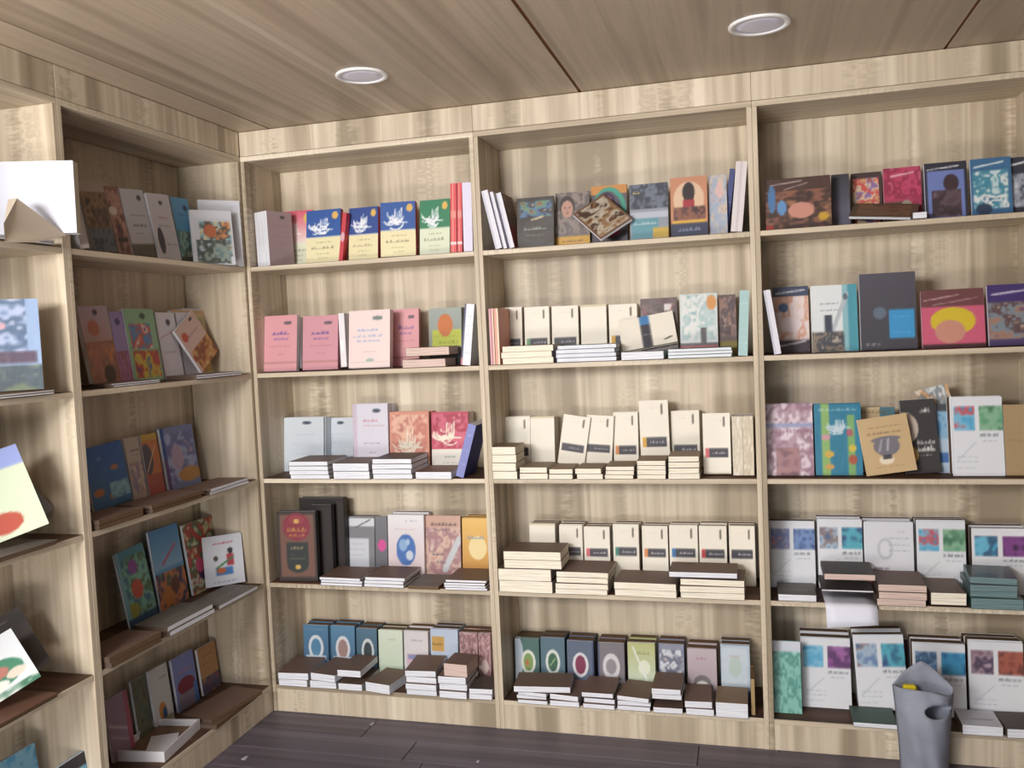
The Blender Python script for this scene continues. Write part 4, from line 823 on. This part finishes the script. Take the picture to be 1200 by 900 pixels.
# shallow white tray on the lowest shelf of the corner side bay
u, dv = FRAMES['L']; P = hit(196, 868, (0, 0, Z[4]), np.array([0, 0, 1.]))
P[0] = -.112; P[1] -= .03; t_ = rootM('paper_tray', np.array([P[0], P[1], Z[4]+.0006]), rotm('Z', 8)); tag(t_, 'shallow white cardboard tray lined in brown, bottom shelf, corner side bay', 'tray')
wm = plain('white_card', 'd6d4da', .6); km = speck('brown_card', '6b5442', '86694f', 40)
hw, hl, hh_ = .085, .12, .035
obj('tray_wall', mesh('tray_wall', *multibox([((-hw, -hl, 0), (-hw+.006, hl, hh_)), ((hw-.006, -hl, 0), (hw, hl, hh_)), ((-hw+.006, -hl, 0), (hw-.006, -hl+.006, hh_)), ((-hw+.006, hl-.006, 0), (hw-.006, hl, hh_))]), mats=[wm]), t_)
obj('tray_lining', mesh('tray_lining', *multibox([((-hw+.006, -hl+.006, 0), (hw-.006, hl-.006, .012))]), mats=[km]), t_)
pp = obj('paper_sheet', mesh('paper_sheet', *multibox([((-.04, -.06, 0), (.05, .07, .0012))]), mats=[plain('white_paper', 'e6e8f4', .7)]))
pp.location = (P[0]+.02, P[1]-.02, Z[4]+.0135); pp.rotation_euler = (0, 0, .5); tag(pp, 'loose white sheet lying inside the shallow white cardboard tray', 'paper')
# grey cloth carrier bag standing on the floor against the right bay
bagm = N('grey_nonwoven_cloth'); tc = bagm.n('ShaderNodeTexCoord')
v_ = bagm.n('ShaderNodeTexVoronoi', {'Vector': tc.outputs['Object'], 'Scale': 420}).outputs['Distance']; n_ = bagm.n('ShaderNodeTexNoise', {'Vector': tc.outputs['Object'], 'Scale': 9, 'Detail': 3}).outputs[0]
bagm.set(col=ramp(bagm, n_, [(.3, '868b9a'), (.7, '989daf')]), rough=.75, Normal=bagm.n('ShaderNodeBump', {'Height': v_, 'Strength': .3, 'Distance': .001}).outputs[0]); bagm = bagm.m
yb_ = -.16
A_, B_ = hit(1050, 813, (0, yb_, 0), np.array([0, 1., 0])), hit(1124, 820, (0, yb_, 0), np.array([0, 1., 0]))
A2, B2 = hit(1062, 900, (0, yb_, 0), np.array([0, 1., 0])), hit(1122, 900, (0, yb_, 0), np.array([0, 1., 0]))
bag = empty('carrier_bag', ((A_[0]+B_[0])/2, -.09, .001)); tag(bag, 'grey cloth carrier bag with die-cut handle hole standing on floor by right bay', 'bag')
cx_, ht, wt, wb = (A_[0]+B_[0])/2, (A_[2]+B_[2])/2, B_[0]-A_[0], (B2[0]-A2[0])*.97
def bag_wall(name, front):
    nx, nz = 30, 34; V = []; F = []
    for j in range(nz+1):
        q = j/nz; w_ = wb+(wt-wb)*q**1.6; z = q*ht*(1 if front else 1.0)
        for i in range(nx+1):
            s_ = i/nx*2-1; x = s_*w_/2
            bulge = (1-abs(s_)**3)*(.02+.05*(1-(2*q-1)**2*.5)*(1 if front else .55)); y = -bulge if front else bulge*.55+.004
            y += .002*math.sin(9*s_+6*q)+.0015*math.sin(17*q+3*s_)
            zz = z+(.006*math.cos(3*s_) if q > .95 else 0)
            if not front: zz = z+(.075*(1-abs(s_)**1.3))*q**6
            if front and q == 1: zz -= .01*s_
            V.append([x, y, zz])
    cx0, cz0, rx, rz = wt*.2, ht-.055, .042, .021
    keep = []
    for j in range(nz):
        for i in range(nx):
            f = (j*(nx+1)+i, j*(nx+1)+i+1, (j+1)*(nx+1)+i+1, (j+1)*(nx+1)+i); c = sum(np.array(V[k]) for k in f)/4
            if front and ((c[0]-cx0)/rx)**2+((c[2]-cz0)/rz)**2 < 1: continue
            keep.append(f)
    used = {}
    gone = set(range(nx*nz)) if False else None
    cnt = {}
    for f in keep:
        for k in f: cnt[k] = cnt.get(k, 0)+1
    for k, c in cnt.items():                            # snap the rim of the hole onto its ellipse
        i, j = k % (nx+1), k//(nx+1)
        if front and 0 < i < nx and 0 < j < nz and c < 4:
            dx, dz = V[k][0]-cx0, V[k][2]-cz0; r_ = math.sqrt((dx/rx)**2+(dz/rz)**2); V[k][0] = cx0+dx/r_; V[k][2] = cz0+dz/r_
    o = obj(name, mesh(name, V, keep if front else [tuple(reversed(f)) for f in keep], [bagm], smooth=True), bag)
    m = o.modifiers.new('thickness', 'SOLIDIFY'); m.thickness = .0016; m.offset = 0
bag_wall('front_wall', True); bag_wall('back_wall', False)
V = [(-wb/2, 0, .0), (wb/2, 0, .0)]; V = []; F = []
for i in range(13):
    s_ = i/12*2-1; b_ = (1-abs(s_)**3)*.045; V += [(s_*wb/2, -b_, .001), (s_*wb/2, b_*.5+.003, .001)]
for i in range(12): F.append((2*i, 2*i+2, 2*i+3, 2*i+1))
o = obj('base', mesh('base', V, F, [bagm]), bag); m = o.modifiers.new('thickness', 'SOLIDIFY'); m.thickness = .0016
# yellow and green packet inside the bag
pk = empty('packet', (cx_-.04, -.1, .003)); tag(pk, 'small yellow and green packet poking up inside the grey bag', 'packet')
pv, pf = bevbox((-.015, -.008, 0), (.015, .008, ht-.035), .004); obj('packet_body', mesh('packet_body', pv, pf, [plain('green_foil', '24482a', .35)]), pk)
pv, pf = bevbox((-.02, -.012, ht-.0348), (.02, .012, ht+.008), .006); obj('packet_top', mesh('packet_top', pv, pf, [plain('yellow_foil', 'd8c428', .35)]), pk)
# scraps of paper on the dark floor
sm = plain('paper_scrap_white', 'a8a4ac', .7)
for (px, py, sz, lb) in ((287, 889, .016, 'small pale paper scrap on the dark floor, nearest the corner side bay'), (436, 849, .012, 'tiny grey crumb on the floor below the left back bay'), (560, 893, .009, 'tiny pale crumb on the floor at the bottom of the photo')):
    P = hit(px, py, (0, 0, 0), np.array([0, 0, 1.])); pv, pf = bevbox((-sz/2, -sz*.7, 0), (sz/2, sz*.7, .003), .001)
    pv = [(x, y, z+(.002 if x > 0 else 0)*(1 if y > 0 else 0)) for x, y, z in pv]
    o = obj('paper_scrap', mesh('paper_scrap', pv, pf, [sm])); o.location = (P[0], P[1], .0005); tag(o, lb, 'scrap')

# white sheaf of paper drooping over the fourth shelf's edge, right bay
xa = hit(966, 700, (0, 0, 0), np.array([0, 1., 0]))[0]; xb = hit(1026, 700, (0, 0, 0), np.array([0, 1., 0]))[0]
prof = [(.12, .0008), (.04, .0008), (0, .001), (-.012, -.001), (-.02, -.008), (-.024, -.02), (-.026, -.038), (-.03, -.06)]
V = []; F = []
for k, (y, z) in enumerate(prof):
    for q in range(6): x = q/5*(xb-xa); sk = .016*(1-q/5)*max(0, -z)/.06; V.append((x-(xb-xa)/2+.004*k/7, y, z-sk))
for k in range(len(prof)-1):
    for q in range(5): a = k*6+q; F.append((a, a+6, a+7, a+1))
sh = obj('paper_sheaf', mesh('paper_sheaf', V, F, [plain('white_paper_sheaf', 'e4e6f4', .7)], smooth=True)); sh.location = ((xa+xb)/2, 0, Z[3]+.0008)
m = sh.modifiers.new('thickness', 'SOLIDIFY'); m.thickness = .0012; m.offset = 0
tag(sh, 'white paper sheaf drooping over the edge under a black folder, fourth shelf, right back bay', 'paper')
# creased tan page lying against the white binder
A_ = [hit(px, py, (.07, 0, 0), np.array([1., 0, 0])) for px, py in ((4, 262), (33, 231), (78, 276), (40, 284), (6, 284))]
nn = (0, .004, 0); V = [tuple(p) for p in A_]+[(p[0]-.03*(i in (1,)), p[1]+.0015, p[2]) for i, p in enumerate(A_)]
V = [(x-(.035 if i % 5 == 1 else 0), y, z) for i, (x, y, z) in enumerate(V)]
n5 = 5; F = [(0, 4, 3, 2, 1), (5, 6, 7, 8, 9)]+[(i, (i+1) % 5, (i+1) % 5+5, i+5) for i in range(5)]
tp = obj('folded_page', mesh('folded_page', V, F, [plain('tan_paper', 'c6b9a8', .75)])); tag(tp, 'creased tan folded page lying against the large white binder, top shelf, near side bay', 'paper')
